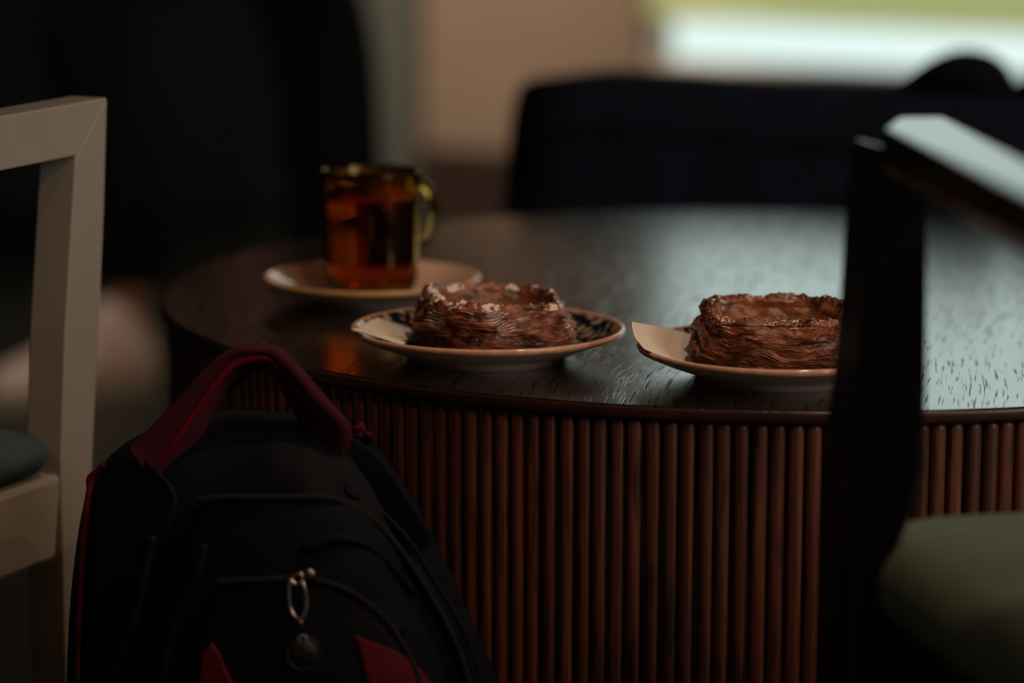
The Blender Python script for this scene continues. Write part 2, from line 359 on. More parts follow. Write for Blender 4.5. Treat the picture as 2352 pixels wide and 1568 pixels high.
def lathe(name, prof, mat, parent=None, seg=96, loc=(0, 0, 0), matidx=None, close=False):
    vs = []; fs = []; n = len(prof)
    for i in range(seg):
        a = 2*PI*i/seg; c, s = math.cos(a), math.sin(a)
        for r, z in prof: vs.append((r*c, r*s, z))
    mi = []
    for i in range(seg):
        j = (i+1) % seg
        for k in range(n if close else n-1):
            l = (k+1) % n
            fs.append((i*n+k, j*n+k, j*n+l, i*n+l)); mi.append(matidx[k] if matidx else 0)
    me = pyd(name, vs, fs)
    b = bmesh.new(); b.from_mesh(me); b.faces.ensure_lookup_table()
    for f, m_ in zip(b.faces, mi): f.material_index = m_; f.smooth = True
    bmesh.ops.remove_doubles(b, verts=b.verts, dist=1e-6)
    bmesh.ops.recalc_face_normals(b, faces=b.faces); b.to_mesh(me); b.free()
    o = link(name, me, mat, parent, loc)
    return o
def catmull(P, n):
    P = [Vector(p) for p in P]; out = []
    for i in range(len(P)-1):
        p0 = P[max(i-1, 0)]; p1 = P[i]; p2 = P[i+1]; p3 = P[min(i+2, len(P)-1)]
        for k in range(n):
            t = k/n
            out.append(0.5*((2*p1)+(-p0+p2)*t+(2*p0-5*p1+4*p2-p3)*t*t+(-p0+3*p1-3*p2+p3)*t**3))
    out.append(P[-1]); return out
def tube(name, pts, rad, mat, parent=None, seg=12, closed=False, n=8, rel=(0, 0, 0), flat=1.0):
    P = [Vector(p)-Vector(rel) for p in pts]
    if closed: P = P+[P[0]]
    C = catmull(P, n)
    if closed: C = C[:-1]
    m = len(C); rings = []
    up = None
    for i, c in enumerate(C):
        t = (C[(i+1) % m]-C[i-1]) if closed else (C[min(i+1, m-1)]-C[max(i-1, 0)])
        t.normalize()
        if up is None:
            up = Vector((0, 0, 1)) if abs(t.z) < 0.9 else Vector((0, 1, 0))
        s = t.cross(up).normalized(); up = s.cross(t).normalized()
        r = rad(i/(m-1)) if callable(rad) else rad
        rings.append([c+s*(math.cos(2*PI*k/seg)*r)+up*(math.sin(2*PI*k/seg)*r*flat) for k in range(seg)])
    if closed: rings.append(rings[0])
    return loft(name, rings, mat, parent, caps=not closed)

# value noise in numpy
def vnoise(x, y, z, seed=0):
    xi = np.floor(x).astype(np.int64); yi = np.floor(y).astype(np.int64); zi = np.floor(z).astype(np.int64)
    fx, fy, fz = x-xi, y-yi, z-zi
    fx, fy, fz = [t*t*(3-2*t) for t in (fx, fy, fz)]
    def g(a, b, c, dx, dy, dz):
        v = (a*374761393+b*668265263+c*2147483647+seed*974634777) & 0xffffffff
        v = ((v ^ (v >> 13))*1274126177) & 0xffffffff
        v = ((v ^ (v >> 16))*2246822519) & 0xffffffff
        v = v ^ (v >> 15)
        k = 2.0/255
        return dx*((v & 255)*k-1)+dy*(((v >> 8) & 255)*k-1)+dz*(((v >> 16) & 255)*k-1)
    ux, uy, uz_ = x-xi, y-yi, z-zi
    def lp(a, b, t): return a+(b-a)*t
    G = lambda i, j, k: g(xi+i, yi+j, zi+k, ux-i, uy-j, uz_-k)
    n = lp(lp(lp(G(0, 0, 0), G(1, 0, 0), fx), lp(G(0, 1, 0), G(1, 1, 0), fx), fy),
           lp(lp(G(0, 0, 1), G(1, 0, 1), fx), lp(G(0, 1, 1), G(1, 1, 1), fx), fy), fz)
    return np.clip(0.5+n*0.95, 0, 1)
def fbm(x, y, z, o=4, seed=0):
    s = 0; a = 0.5; t = 0
    for i in range(o):
        s = s+a*vnoise(x, y, z, seed+i*17); t += a; a *= 0.5; x, y, z = x*2.03, y*2.03, z*2.03
    return s/t

T = 0.50                                # table top height

# ------------------------------------------------------------------ room shell
def quad_slab(name, pts, thick_dir, mat, kind='structure', parent=None):
    P = [Vector(p) for p in pts]; t = Vector(thick_dir)
    o = hexa(name, P+[p+t for p in P], mat, parent, rel=(0, 0, 0)); 
    if kind: o['kind'] = kind
    return o
box('floor', (-3.2, -2.6, -0.1), (4.2, 7.4, 0.0), M['floor'])['kind'] = 'structure'
box('ceiling', (-3.2, -2.6, 2.7), (4.2, 7.4, 2.8), M['ceiling'])['kind'] = 'structure'
Z = Vector((0, 0, 1))
def wallblock(name, s0, s1, z0, z1, mat, d0=0.0, d1=-0.2, parent=None, kind='structure', bev=0):
    a = W0+WD*s0; b = W0+WD*s1
    P = [a+WN*d1, b+WN*d1, b+WN*d0, a+WN*d0]
    o = hexa(name, [p+Z*z0 for p in P]+[p+Z*z1 for p in P], mat, parent, bev, rel=(0, 0, 0))
    if kind: o['kind'] = kind
    return o
SEND = 4.6
# window wall, one mesh with the opening left free
def window_wall():
    vs = []; fs = []
    for (s0, s1, z0, z1) in ((0, SWIN0, 0, 2.7), (SWIN1, SEND, 0, 2.7), (SWIN0, SWIN1, 0, ZSILL), (SWIN0, SWIN1, ZTOP, 2.7)):
        a = W0+WD*s0; b = W0+WD*s1; P = [a-WN*0.18, b-WN*0.18, b, a]; k = len(vs)
        vs += [p+Z*z0 for p in P]+[p+Z*z1 for p in P]
        fs += [tuple(k+i for i in f) for f in ((0, 3, 2, 1), (4, 5, 6, 7), (0, 1, 5, 4), (1, 2, 6, 5), (2, 3, 7, 6), (3, 0, 4, 7))]
    o = link('wall_back', pyd('wall_back', vs, fs), M['wall_beige']); o['kind'] = 'structure'
window_wall()
wallblock('baseboard_back', 0, SEND, 0, 0.15, M['base'], 0.015, 0.0)
# the window itself: frame, glass, sill
win = empty('window_1', W0+WD*SWIN0+Z*ZSILL); win['kind'] = 'structure'
def wpart(name, s0, s1, z0, z1, mat, d0, d1):
    a = W0+WD*s0; b = W0+WD*s1; P = [a+WN*d1, b+WN*d1, b+WN*d0, a+WN*d0]
    return hexa(name, [p+Z*z0 for p in P]+[p+Z*z1 for p in P], mat, win, 0, rel=win.location)
M['frame'] = plain('pale_window_frame', (0.55, 0.52, 0.44), 0.5)
wpart('frame_rail', SWIN0, SWIN1, ZSILL, ZSILL+0.02, M['frame'], -0.06, -0.11)
wpart('frame_rail', SWIN0, SWIN1, ZTOP-0.03, ZTOP, M['frame'], -0.06, -0.11)
wpart('frame_stile', SWIN0, SWIN0+0.02, ZSILL+0.02, ZTOP-0.03, M['frame'], -0.06, -0.11)
wpart('frame_stile', SWIN1-0.03, SWIN1, ZSILL+0.02, ZTOP-0.03, M['frame'], -0.06, -0.11)
wpart('pane', SWIN0+0.02, SWIN1-0.03, ZSILL+0.02, ZTOP-0.03, M['pane'], -0.083, -0.087)
sh = wpart('placeholder', SWIN0+0.004, SWIN1-0.004, ZSHADE0, ZSHADE1, M['shade'], -0.030, -0.031)
sh.name = 'window_shade'; sh.parent = None; sh.location = win.location
tag(sh, 'yellow-green backlit cloth shade drawn across the bright window', 'window shade')
box('wall_left', (-2.9, -2.6, 0), (-2.75, 7.4, 2.7), M['wall_dark'])['kind'] = 'structure'
box('wall_far', (-3.2, 6.75, 0), (W0.x-0.02, 6.9, 2.7), M['wall_dark'])['kind'] = 'structure'
box('wall_right', (3.4, -2.6, 0), (3.55, 5.4, 2.7), M['wall_beige'])['kind'] = 'structure'
box('wall_front', (-3.2, -2.6, 0), (4.2, -2.45, 2.7), M['wall_beige'])['kind'] = 'structure'
# pale grey-green corner post at the left end of the window wall
wallblock('trim_1', -0.01, 0.115, 0.0, 2.7, M['trim_grey'], 0.05, 0.016)

# ------------------------------------------------------------------ the round reeded table
TC = Vector((0.2143, 2.4648, 0)); R = 0.5
tb = empty('round_coffee_table', TC)
tag(tb, 'round dark-stained wooden table with reeded reddish-brown drum base, carrying the plates', 'table')
e = 0.003; th = 0.0095
prof = [(0.0, T-th), (R-e, T-th)]
for k in range(5):
    a = -PI/2+PI/2*k/4; prof.append((R-e+e*math.cos(a), T-th+e+e*math.sin(a)))
for k in range(5):
    a = PI/2*k/4; prof.append((R-e+e*math.cos(a), T-e+e*math.sin(a)))
prof.append((0.0, T))
tt = lathe('tabletop', prof, M['top'], tb, 256)
tt.data.polygons.foreach_set('use_smooth', [False]*len(tt.data.polygons))
tt.data.materials.append(M['edge'])
for p in tt.data.polygons:
    if abs(p.normal.z) < 0.99: p.use_smooth = True
    if p.normal.z < 0.6: p.material_index = 1
lathe('drum', [(0.0, 0.004), (R-0.0135, 0.004), (R-0.0135, T-th), (0.0, T-th)], M['drum'], tb, 160)
NS = 258; wS = 2*PI*(R-0.007)/NS*0.90
def slat_mesh():
    pr = []
    for k in range(9):
        a = PI*k/8; c, s = math.cos(a), math.sin(a)
        pr.append((abs(c)**0.75*math.copysign(1, c)*wS/2, abs(s)**0.8*0.0062))
    zs = [(0.006, 0.75), (0.010, 1.0), (T-th-0.0050, 1.0), (T-th-0.0022, 0.93), (T-th-0.0006, 0.72)]
    rings = []
    for z, sc in zs: rings.append([(x*sc, -0.001+y*sc, z) for x, y in pr]+[(-wS/2*sc, -0.0035, z), (wS/2*sc, -0.0035, z)])
    n = len(rings[0]); vs = [p for r in rings for p in r]; fs = []
    for i in range(len(rings)-1):
        for j in range(n): fs.append((i*n+j, i*n+(j+1) % n, (i+1)*n+(j+1) % n, (i+1)*n+j))
    fs.append(tuple(range(n))); fs.append(tuple((len(rings)-1)*n+j for j in range(n)))
    me = fix(pyd('slat', vs, fs)); me.materials.append(M['slat'])
    for p in me.polygons: p.use_smooth = abs(p.normal.z) < 0.5
    return me
sm = slat_mesh()
for i in range(NS):
    a = 2*PI*(i+0.3)/NS+random.uniform(-1, 1)*0.0011
    rr_ = R-0.0112+random.uniform(-1, 1)*0.0005
    o = bpy.data.objects.new('slat', sm); COL.objects.link(o); o.parent = tb
    o.location = (rr_*math.cos(a), rr_*math.sin(a), 0); o.rotation_euler = (0, 0, a-PI/2+random.uniform(-1, 1)*0.05)

# ------------------------------------------------------------------ plates
def plate(px, pyfoot, label, name='dessert_plate'):
    rf = 0.058
    p = onz(px, pyfoot, T); c = Vector((p.x, p.y+rf, T))
    root = empty(name, c); tag(root, label, 'plate', 'patterned plates with pastries')
    # outside: foot ring, underside, lip; inside glazed pattern
    under = [(0.0, 0.003), (0.052, 0.003), (0.054, 0.0), (0.058, 0.0), (0.0595, 0.0035), (0.070, 0.0075), (0.084, 0.0125), (0.0945, 0.0172)]
    lip = [(0.0945, 0.0172), (0.0978, 0.0188), (0.0990, 0.0208), (0.0984, 0.0226), (0.0966, 0.0230), (0.0950, 0.0222)]
    ins = [(0.0950, 0.0222), (0.088, 0.0172), (0.078, 0.0125), (0.068, 0.0088), (0.060, 0.0070), (0.0, 0.0066)]
    lathe('underside', under, M['cream'], root, 128)
    o = lathe('lip', lip, M['lip'], root, 160); o['label'] = 'warm brown glazed lip'
    o = lathe('dish', ins, M['plate'], root, 128); o['label'] = 'navy glaze with cream petal pattern'
    return root, c
plate1, P1 = plate(1119, 854, 'navy patterned plate nearer the tea mug, under the sugared pastry')
plate2, P2 = plate(1805, 901, 'navy patterned plate under the glossy pastry, partly behind the black chair post')

# ------------------------------------------------------------------ pastries
def pastry(name, c, w, h, rot, mat, label, fine, amp, coarse, camp, seed, hollow, nexp, bumps, tilt, rimw, sugar):
    """hollow laminated pastry: wall of thin leaves, rolled rim, sunken filling"""
    NT, NP = 1000, 360
    th_ = np.linspace(0, 2*PI, NT, endpoint=False); s = np.linspace(0, 1, NP)
    TH, S = np.meshgrid(th_, s, indexing='ij')
    ct, st = np.cos(TH), np.sin(TH)
    R0 = (w/2)/((np.abs(ct)**nexp+np.abs(st)**nexp)**(1/nexp))
    wall = S <= 0.62; over = (S > 0.62) & (S <= 0.76); inner = (S > 0.76) & (S <= 0.87); floor_ = S > 0.87
    a = np.clip(S/0.62, 0, 1); b_ = np.clip((S-0.62)/0.14, 0, 1); c_ = np.clip((S-0.76)/0.11, 0, 1); d_ = np.clip((S-0.87)/0.13, 0, 1)
    WT = TH+rot                                            # direction in the room
    top = h*(1+tilt[0]*np.cos(WT-tilt[1])+0.10*(fbm(ct*1.6+5, st*1.6, 0*ct+seed*1.37, 3, seed)-0.5)*2)
    bump = np.zeros_like(S)
    for ang, wd, am, lo, hi in bumps:                      # folded corners standing out
        dd = np.angle(np.exp(1j*(WT-ang)))
        bump = bump+am*np.exp(-(dd/wd)**2)*np.clip((a-lo)/0.15, 0, 1)*np.clip((hi-a)/0.15, 0, 1)
    prof = 0.965+0.035*np.sin(PI*np.clip(a*1.05, 0, 1))-0.075*np.clip(a-0.55, 0, 1)**1.2-0.05*np.exp(-(a/0.05)**2)
    rr0 = R0*0.935
    rin = rr0*(1-rimw*(1+0.35*np.cos(WT-PI*1.02)))
    r = np.where(wall, R0*prof+bump, 0.0)
    r = np.where(over, rr0+(rin-rr0)*(0.5-0.5*np.cos(PI*b_)), r)
    r = np.where(inner, rin*(1-0.10*c_), r); r = np.where(floor_, rin*0.90*(1-d_), r)
    zfl = h*0.93-hollow
    z = np.where(wall, top*0.90*a, 0.0); z = np.where(over, top*(0.90+0.10*np.sin(PI*b_)), z)
    z = np.where(inner, top*0.90-(top*0.90-zfl)*(c_**0.8), z); z = np.where(floor_, zfl+0.0012*np.sin(d_*PI/2), z)
    X, Y = r*ct, r*st
    wa = fbm(X*24+3, Y*24, z*26, 3, seed+3)-0.5
    wb = fbm(X*80, Y*80, z*60, 2, seed+5)-0.5
    slope = 0.9*np.sin(TH+seed)+0.5*np.sin(2*TH+seed*2.1)
    # coarse folds
    pc = a*coarse+wa*2.4+slope*0.45; fc = pc-np.floor(pc); ic = np.floor(pc)
    lc = vnoise(X*30+ic*7.3, Y*30+ic*3.1, ic*1.7+0.5, seed+8)
    sc_ = fc**1.3*np.clip((1-fc)/0.16, 0, 1)
    # fine leaves
    ph = a*fine+wa*fine*0.42+slope*fine*0.10+wb*2.6; fr = ph-np.floor(ph); idx = np.floor(ph)
    la = vnoise(X*55+idx*7.3, Y*55+idx*3.1, idx*1.7+0.5, seed+9)
    la2 = vnoise(X*170+idx*5.3, Y*170, idx*2.9+0.5, seed+11)
    saw = np.clip(fr/0.80, 0, 1)**1.5*np.clip((1-fr)/0.12, 0, 1)
    disp = amp*saw*np.clip(la*2.2-0.4, 0.05, 1.6)*np.clip(la2*1.8-0.2, 0.2, 1.4)+camp*sc_*np.clip(lc*2.0-0.3, 0.1, 1.4)
    big = (fbm(X*20, Y*20, z*30+9, 3, seed+21)-0.5)*0.014+(fbm(X*70, Y*70, z*170, 3, seed+22)-0.5)*0.0040
    topf = np.clip((1-a)/0.05, 0.25, 1)
    r = r+np.where(wall, disp*np.clip(a/0.04, 0, 1)*topf, 0)+big*np.where(wall, np.clip(a/0.06, 0, 1), np.where(over | inner, 1.0, 0))
    r = r+np.where(over, camp*0.2*(1-b_), 0)
    lump = fbm(X*48+2, Y*48, z*0+2, 4, seed+31)-0.5; lump2 = fbm(X*240+2, Y*240, z*200+2, 3, seed+32)-0.5
    z = z+np.where(over, lump*0.010*(0.35+0.65*np.sin(PI*b_)), 0)+np.where(over, np.sin(PI*b_)*lump2*0.0048, 0)
    z = z+np.where(wall, np.clip((a-0.70)/0.30, 0, 1)*lump*0.012*0.35, 0)+np.where(wall, (fbm(X*60, Y*60, z*90, 3, seed+44)-0.5)*0.0040*np.clip(a/0.1, 0, 1), 0)
    z = z+np.where(inner, lump*0.005*(1-c_), 0)+np.where(floor_, (fbm(X*110, Y*110, z*0, 3, seed+40)-0.5)*0.003, 0)
    z = np.maximum(z, 0.0)
    x = r*ct; y = r*st; cr, sr = math.cos(rot), math.sin(rot)
    V = np.stack([x*cr-y*sr, x*sr+y*cr, z], -1).reshape(-1, 3)
    ids = np.arange(NT*NP).reshape(NT, NP); nx = np.roll(ids, -1, 0)
    Fq = np.stack([ids[:, :-1], nx[:, :-1], nx[:, 1:], ids[:, 1:]], -1).reshape(-1, 4)
    cen = len(V); V = np.vstack([V, [[0, 0, 0]]])
    tri = np.stack([ids[:, 0], np.full(NT, cen), nx[:, 0]], -1)
    me = bpy.data.meshes.new(name)
    me.vertices.add(len(V)); me.vertices.foreach_set('co', V.astype(np.float32).ravel())
    me.loops.add(Fq.size+tri.size); me.loops.foreach_set('vertex_index', np.concatenate([Fq.ravel(), tri.ravel()]).astype(np.int32))
    me.polygons.add(len(Fq)+len(tri))
    me.polygons.foreach_set('loop_start', np.concatenate([np.arange(len(Fq))*4, Fq.size+np.arange(len(tri))*3]).astype(np.int32))
    me.update(calc_edges=True); me.validate()
    me.polygons.foreach_set('use_smooth', [True]*len(me.polygons))
    # dusting on leaf tips and the rim, scorched spots, darker creases between leaves and folds, filling
    patch = fbm(X*42+8, Y*42, z*60, 3, seed+60); sp = fbm(X*300, Y*300, z*500, 3, seed+62)
    sug = np.clip(saw*1.3-0.25, 0, 1)*np.clip((a-0.10)/0.6, 0, 1)*np.clip((patch-0.47)*9, 0, 1)*np.clip(0.25+sp*0.8, 0, 1)
    sug = np.where(over, np.clip((fbm(X*70, Y*70, z*40, 3, seed+61)-0.44)*6, 0, 1)*np.clip(sp*2.6-0.75, 0, 0.72), sug)*sugar
    sug = np.where(floor_ | inner, 0.0, sug)
    scorch_crease = np.clip((fbm(X*50, Y*50, z*120, 3, seed+70)-0.58)*7, 0, 0.8)
    scorch_crease = np.maximum(scorch_crease, np.where(over | inner, np.clip((fbm(X*80, Y*80, z*50, 3, seed+71)-0.50)*6, 0, 0.85), 0))
    scorch_crease = np.maximum(scorch_crease, np.where(wall, 0.55*(1-np.clip(fr/0.35, 0, 1))*np.clip(la*2-0.3, 0, 1)+0.5*(1-np.clip(fc/0.18, 0, 1)), 0))
    fil = np.where(floor_, 1.0, np.where(inner, c_*0.8, 0))
    for nm_, arr in (('sugar', sug), ('scorch_crease', np.clip(scorch_crease, 0, 0.9)), ('filling', fil)):
        at_ = me.attributes.new(nm_, 'FLOAT', 'POINT')
        at_.data.foreach_set('value', np.append(arr.ravel(), 0).astype(np.float32))
    o = link(name, me, mat, None, c)
    tag(o, label, 'pastry', 'baked pastries on the plates')
    return o
pastry('flaky_pastry', Vector((P1.x+(1133-1119)/F*P1.y, P1.y-0.004, T+0.0074)), 0.1015, 0.0390, math.radians(14), M['pastry1'],
       'flaky square pastry dusted with sugar, on the plate nearest the tea mug', 27, 0.0022, 3.2, 0.0016, 11, 0.010, 3.4,
       ((math.radians(205), 0.30, 0.0065, -0.2, 0.80), (math.radians(212), 0.22, 0.004, 0.5, 1.2), (math.radians(330), 0.3, 0.003, -0.2, 0.7)), (0.07, math.radians(165)), 0.15, 1.25)
pastry('glazed_pastry', Vector((P2.x+(1794-1805)/F*P2.y, P2.y-0.002, T+0.0074)), 0.1050, 0.0420, math.radians(-7), M['pastry2'],
       'glossy caramel-brown hollow pastry on the plate beside the black chair', 17, 0.0009, 3.3, 0.0058, 29, 0.012, 4.2,
       ((math.radians(200), 0.25, 0.003, -0.2, 0.5),), (0.03, math.radians(120)), 0.16, 0.7)

# ------------------------------------------------------------------ napkins
def sheet(name, rows, mat, thick, parent=None):
    """a sheet of paper through a grid of points, with real thickness"""
    G = [catmull(r, 6) for r in rows]
    cols = list(zip(*G)); G2 = [catmull(list(c_), 6) for c_ in cols]
    n, m = len(G2), len(G2[0]); vs = [p for c_ in G2 for p in c_]
    cen = sum(vs, Vector())/len(vs); vs = [v-cen for v in vs]
    fs = [(i*m+j, (i+1)*m+j, (i+1)*m+j+1, i*m+j+1) for i in range(n-1) for j in range(m-1)]
    me = fix(pyd(name, vs, fs))
    o = link(name, me, mat, parent, cen, smooth=True)
    s = o.modifiers.new('thick', 'SOLIDIFY'); s.thickness = thick; s.offset = 0
    return o, cen
zf = T+0.0085
nk = [[onz(806, 758, T+.0262), onz(858, 733, T+.0225), onz(868, 729, T+.0225)],
      [onz(860, 770, T+.0225), onz(905, 748, T+.0165), onz(915, 745, T+.0165)],
      [onz(930, 790, T+.0150), onz(968, 768, T+.0100), onz(978, 765, T+.0100)]]
nap1, c1 = sheet('paper_napkin', nk, M['paper'], 0.0006)
tag(nap1, 'folded cream paper napkin tucked under the sugared pastry', 'napkin', 'paper napkins under the pastries')
# its folded front edge, a narrow flap standing a little proud
fl = [[onz(806, 757, T+.0268), onz(822, 753, T+.0262)], [onz(862, 772, T+.0232), onz(874, 768, T+.0225)], [onz(925, 792, T+.0165), onz(935, 786, T+.0150)]]
f1, fc = sheet('folded_edge', fl, M['paper'], 0.0012, nap1); f1.location = fc-c1
n2 = [[onz(1480, 802, T+.0262), onz(1457, 772, T+.035), onz(1451, 739, T+.043)],
      [onz(1535, 822, T+.0175), onz(1520, 790, T+.0215), onz(1502, 748, T+.031)],
      [onz(1590, 836, T+.0130), onz(1585, 800, T+.0150), onz(1553, 758, T+.024)],
      [onz(1640, 846, T+.0100), onz(1640, 815, T+.0105), onz(1610, 775, T+.016)]]
nap2, c2_ = sheet('paper_napkin', n2, M['paper'], 0.0006)
tag(nap2, 'cream ribbed paper napkin curling over the plate edge beside the glossy pastry', 'napkin', 'paper napkins under the pastries')

# ------------------------------------------------------------------ saucer and tea mug
rs = 0.0855*1.02
def saucer():
    p = onz(858, 712, T); c = Vector((onz(868, 640, T).x, p.y+0.047, T))
    root = empty('saucer', c); tag(root, 'tan and cream glazed saucer holding the amber glass mug', 'saucer')
    k = rs/0.0855
    under = [(0.0, 0.003), (0.038, 0.003), (0.040, 0.0), (0.044, 0.0), (0.0465, 0.004), (0.064, 0.0090), (0.0800, 0.0150)]
    lip = [(0.0800, 0.0150), (0.0845, 0.0172), (0.0855, 0.0190), (0.0845, 0.0206), (0.0822, 0.0206)]
    rim = [(0.0822, 0.0206), (0.0740, 0.0158), (0.0640, 0.0112)]
    ins = [(0.0640, 0.0112), (0.0560, 0.0078), (0.0440, 0.0062), (0.030, 0.0060), (0.0, 0.0060)]
    f = lambda q: [(r*k, z) for r, z in q]
    lathe('underside', f(under), M['cream'], root, 128)
    lathe('lip', f(lip), M['ochre_edge'], root, 128)['label'] = 'ochre glazed lip'
    lathe('rim', f(rim), M['tan_glaze'], root, 128)
    lathe('well', f(ins), M['tan_glaze'], root, 128)
    return root, c
sau, SCN = saucer()
mc = Vector((SCN.x+(860-861)/F*SCN.y, SCN.y-0.002, T+0.0064))
mug = empty('tea_mug', mc); tag(mug, 'amber glass mug of dark tea standing on the tan saucer', 'mug')
r1, r0, hm = 0.0398, 0.0370, 0.0995
def rl(z): return r0+(r1-r0)*min(1, z/hm)
outer = [(0.0, 0.0), (0.026, 0.0), (0.0330, 0.0012), (0.0348, 0.005), (rl(0.012)-0.0006, 0.012)]+[(rl(z), z) for z in (0.02, 0.04, 0.06, 0.08, hm-0.002)]
lipm = [(rl(hm)-0.0004, hm-0.0004), (rl(hm)-0.0014, hm), (rl(hm)-0.0025, hm-0.0005)]
inner_ = [(rl(z)-0.0029, z) for z in (hm-0.002, 0.08, 0.06, 0.04, 0.02, 0.015)]+[(0.0290, 0.0075), (0.024, 0.0055), (0.0, 0.0048)]
lathe('cup', outer+lipm+inner_, M['glass'], mug, 96)
tz = 0.077
tea = [(0.0, 0.0050), (0.0238, 0.0057), (0.0287, 0.0077)]+[(rl(z)-0.0030, z) for z in (0.015, 0.02, 0.04, 0.06, tz-0.001)]+[(rl(tz)-0.0035, tz), (0.0, tz-0.0004)]
lathe('tea', tea, M['tea'], mug, 96)['label'] = 'dark brown tea'
ha = math.radians(20)
hd = Vector((math.cos(ha+0.35), math.sin(ha+0.35), 0))
ha2 = math.radians(41); hd = Vector((math.cos(ha2), math.sin(ha2), 0))
hp = [hd*(rl(0.083)-0.001)+Z*0.083, hd*(r1+0.010)+Z*0.0845, hd*(r1+0.0215)+Z*0.076, hd*(r1+0.0255)+Z*0.060, hd*(r1+0.0215)+Z*0.044, hd*(r1+0.010)+Z*0.0345, hd*(rl(0.035)-0.001)+Z*0.034]
tube('handle', hp, 0.0042, M['glass'], mug, 14, n=6)

# ------------------------------------------------------------------ pale armchair at the left
PH = math.radians(65)
FU = Vector((-math.cos(PH), -math.sin(PH), 0))         # along the arm, from front post to back
FN = Vector((math.sin(PH), -math.cos(PH), 0))          # outward, towards the table
FO = at(243, 700, 2.20)
def onF(px, py, off=0.0):
    d = ray(px, py); o = FO+FN*off
    t = (o-CO).dot(FN)/d.dot(FN); return CO+d*t
ch = empty('pale_armchair', (FO.x, FO.y, 0))
tag(ch, 'greige painted wooden armchair at the left with slate cushion, beside the backpack', 'chair')
chb = Vector(ch.location)
tq = 0.031
def uz(p): q = p-FO; return q.dot(FU), p.z
def slabF(name, outline, t, mat, off=0.0, bev=0.0015, parent=ch):
    """outline as (u, z) in the plane of the arm frame, given thickness inwards"""
    n = len(outline); a = [FO*1+FU*u+Vector((0, 0, z-FO.z))+FN*off for u, z in outline]
    b = [p-FN*t for p in a]; vs = [p-chb for p in a+b]
    fs = [tuple(range(n)), tuple(range(n, 2*n))[::-1]]+[(i, i+n, (i+1) % n+n, (i+1) % n) for i in range(n)]
    o = link(name, fix(pyd(name, vs, fs)), mat, parent); bevel(o, bev, 2); return o
# front post and arm, mitred at the corner
zt = onF(247, 224).z
oc = uz(onF(247, 224)); ic = uz(onF(175, 358))
post_out = [uz(onF(x, y)) for x, y in ((240, 480), (228, 760), (216, 1000), (212, 1100))]
post_in = [uz(onF(x, y)) for x, y in ((141, 1050), (143, 1000), (151, 760), (164, 540))]
zr = onF(130, 1095).z; zrb = onF(120, 1292).z
uo, ui = post_out[-1][0], post_in[0][0]
slabF('front_post', [oc]+post_out+[(uo, 0.0), (uo+0.042, 0.0), (ui, 0.20), ]+post_in+[ic], tq, M['pale_wood'])
ub = 0.52
slabF('arm', [oc, ic, (ub, ic[1]-0.004), (ub, oc[1]-0.004)], tq, M['pale_wood'])
slabF('back_post', [(ub-0.045, ic[1]-0.004), (ub-0.03, 0.30), (ub-0.01, 0.0), (ub+0.03, 0.0), (ub+0.012, 0.30), (ub, ic[1]-0.004)], tq, M['pale_wood'])
slabF('seat_rail', [(ui-0.004, zr), (ui-0.004+0.010, zrb), (ub-0.03, zrb), (ub-0.03, zr)], 0.022, M['pale_wood'], -0.002, 0.004)
WC = 0.56
for nm_, u in (('front_post', uo), ('back_post', ub)):
    pts = [(u, 0.0), (u+0.04, 0.0), (u+0.045, ic[1]), (u, ic[1])] if nm_ == 'front_post' else [(u-0.045, ic[1]), (u-0.01, 0), (u+0.03, 0), (u+0.01, ic[1])]
    slabF(nm_, pts, tq, M['pale_wood'], -WC)
slabF('arm', [(uo, ic[1]), (ub, ic[1]-0.004), (ub, oc[1]), (uo, oc[1])], tq, M['pale_wood'], -WC)
slabF('seat_rail', [(uo+0.045, zr), (uo+0.045, zrb), (ub-0.03, zrb), (ub-0.03, zr)], 0.022, M['pale_wood'], -WC)
slabF('cross_rail', [(uo+0.012, zr), (uo+0.012, zrb), (uo+0.034, zrb), (uo+0.034, zr)], WC-tq, M['pale_wood'], -tq)
slabF('cross_rail', [(ub-0.03, zr), (ub-0.03, zrb), (ub-0.01, zrb), (ub-0.01, zr)], WC-tq, M['pale_wood'], -tq)
slabF('backrest', [(ub-0.02, 0.52), (ub, 0.52), (ub+0.03, 0.80), (ub+0.005, 0.80)], WC-tq, M['pale_wood'], -tq)
def cushion(name, corners, z0, z1, mat, parent, rel, puff=0.006, rnd=0.03):
    """rounded, slightly domed seat cushion over a 4-cornered outline"""
    C4 = [Vector((p.x, p.y, 0)) for p in corners]; cen = sum(C4, Vector())/4
    out = []
    for i in range(4):
        p, a, b = C4[i], C4[i-1], C4[(i+1) % 4]
        da = (a-p).normalized()*rnd; db = (b-p).normalized()*rnd
        for k in range(7):
            t = k/6; out.append((p+da)*(1-t)**2+p*2*t*(1-t)+(p+db)*t*t)
    hh = z1-z0; rings = []
    for sc, z in ((0.0, z0), (0.90, z0), (0.975, z0+0.12*hh), (1.0, z0+0.4*hh), (0.995, z0+0.65*hh), (0.965, z0+0.88*hh), (0.90, z1), (0.70, z1+puff*0.6), (0.35, z1+puff), (0.0, z1+puff)):
        rings.append([Vector((cen.x+(p.x-cen.x)*sc, cen.y+(p.y-cen.y)*sc, z)) for p in out])
    return loft(name, rings, mat, parent, caps=False, rel=rel)
def FP(u, off): return FO+FU*u+FN*off
cushion('seat_cushion', [FP(ui-0.001, -0.002), FP(ub-0.050, -0.002), FP(ub-0.050, -WC+0.01), FP(ui-0.001, -WC+0.01)], zr+0.0008, zr+0.034, M['pad_grey'], ch, chb, 0.008, 0.022)['label'] = 'slate grey-green seat cushion'

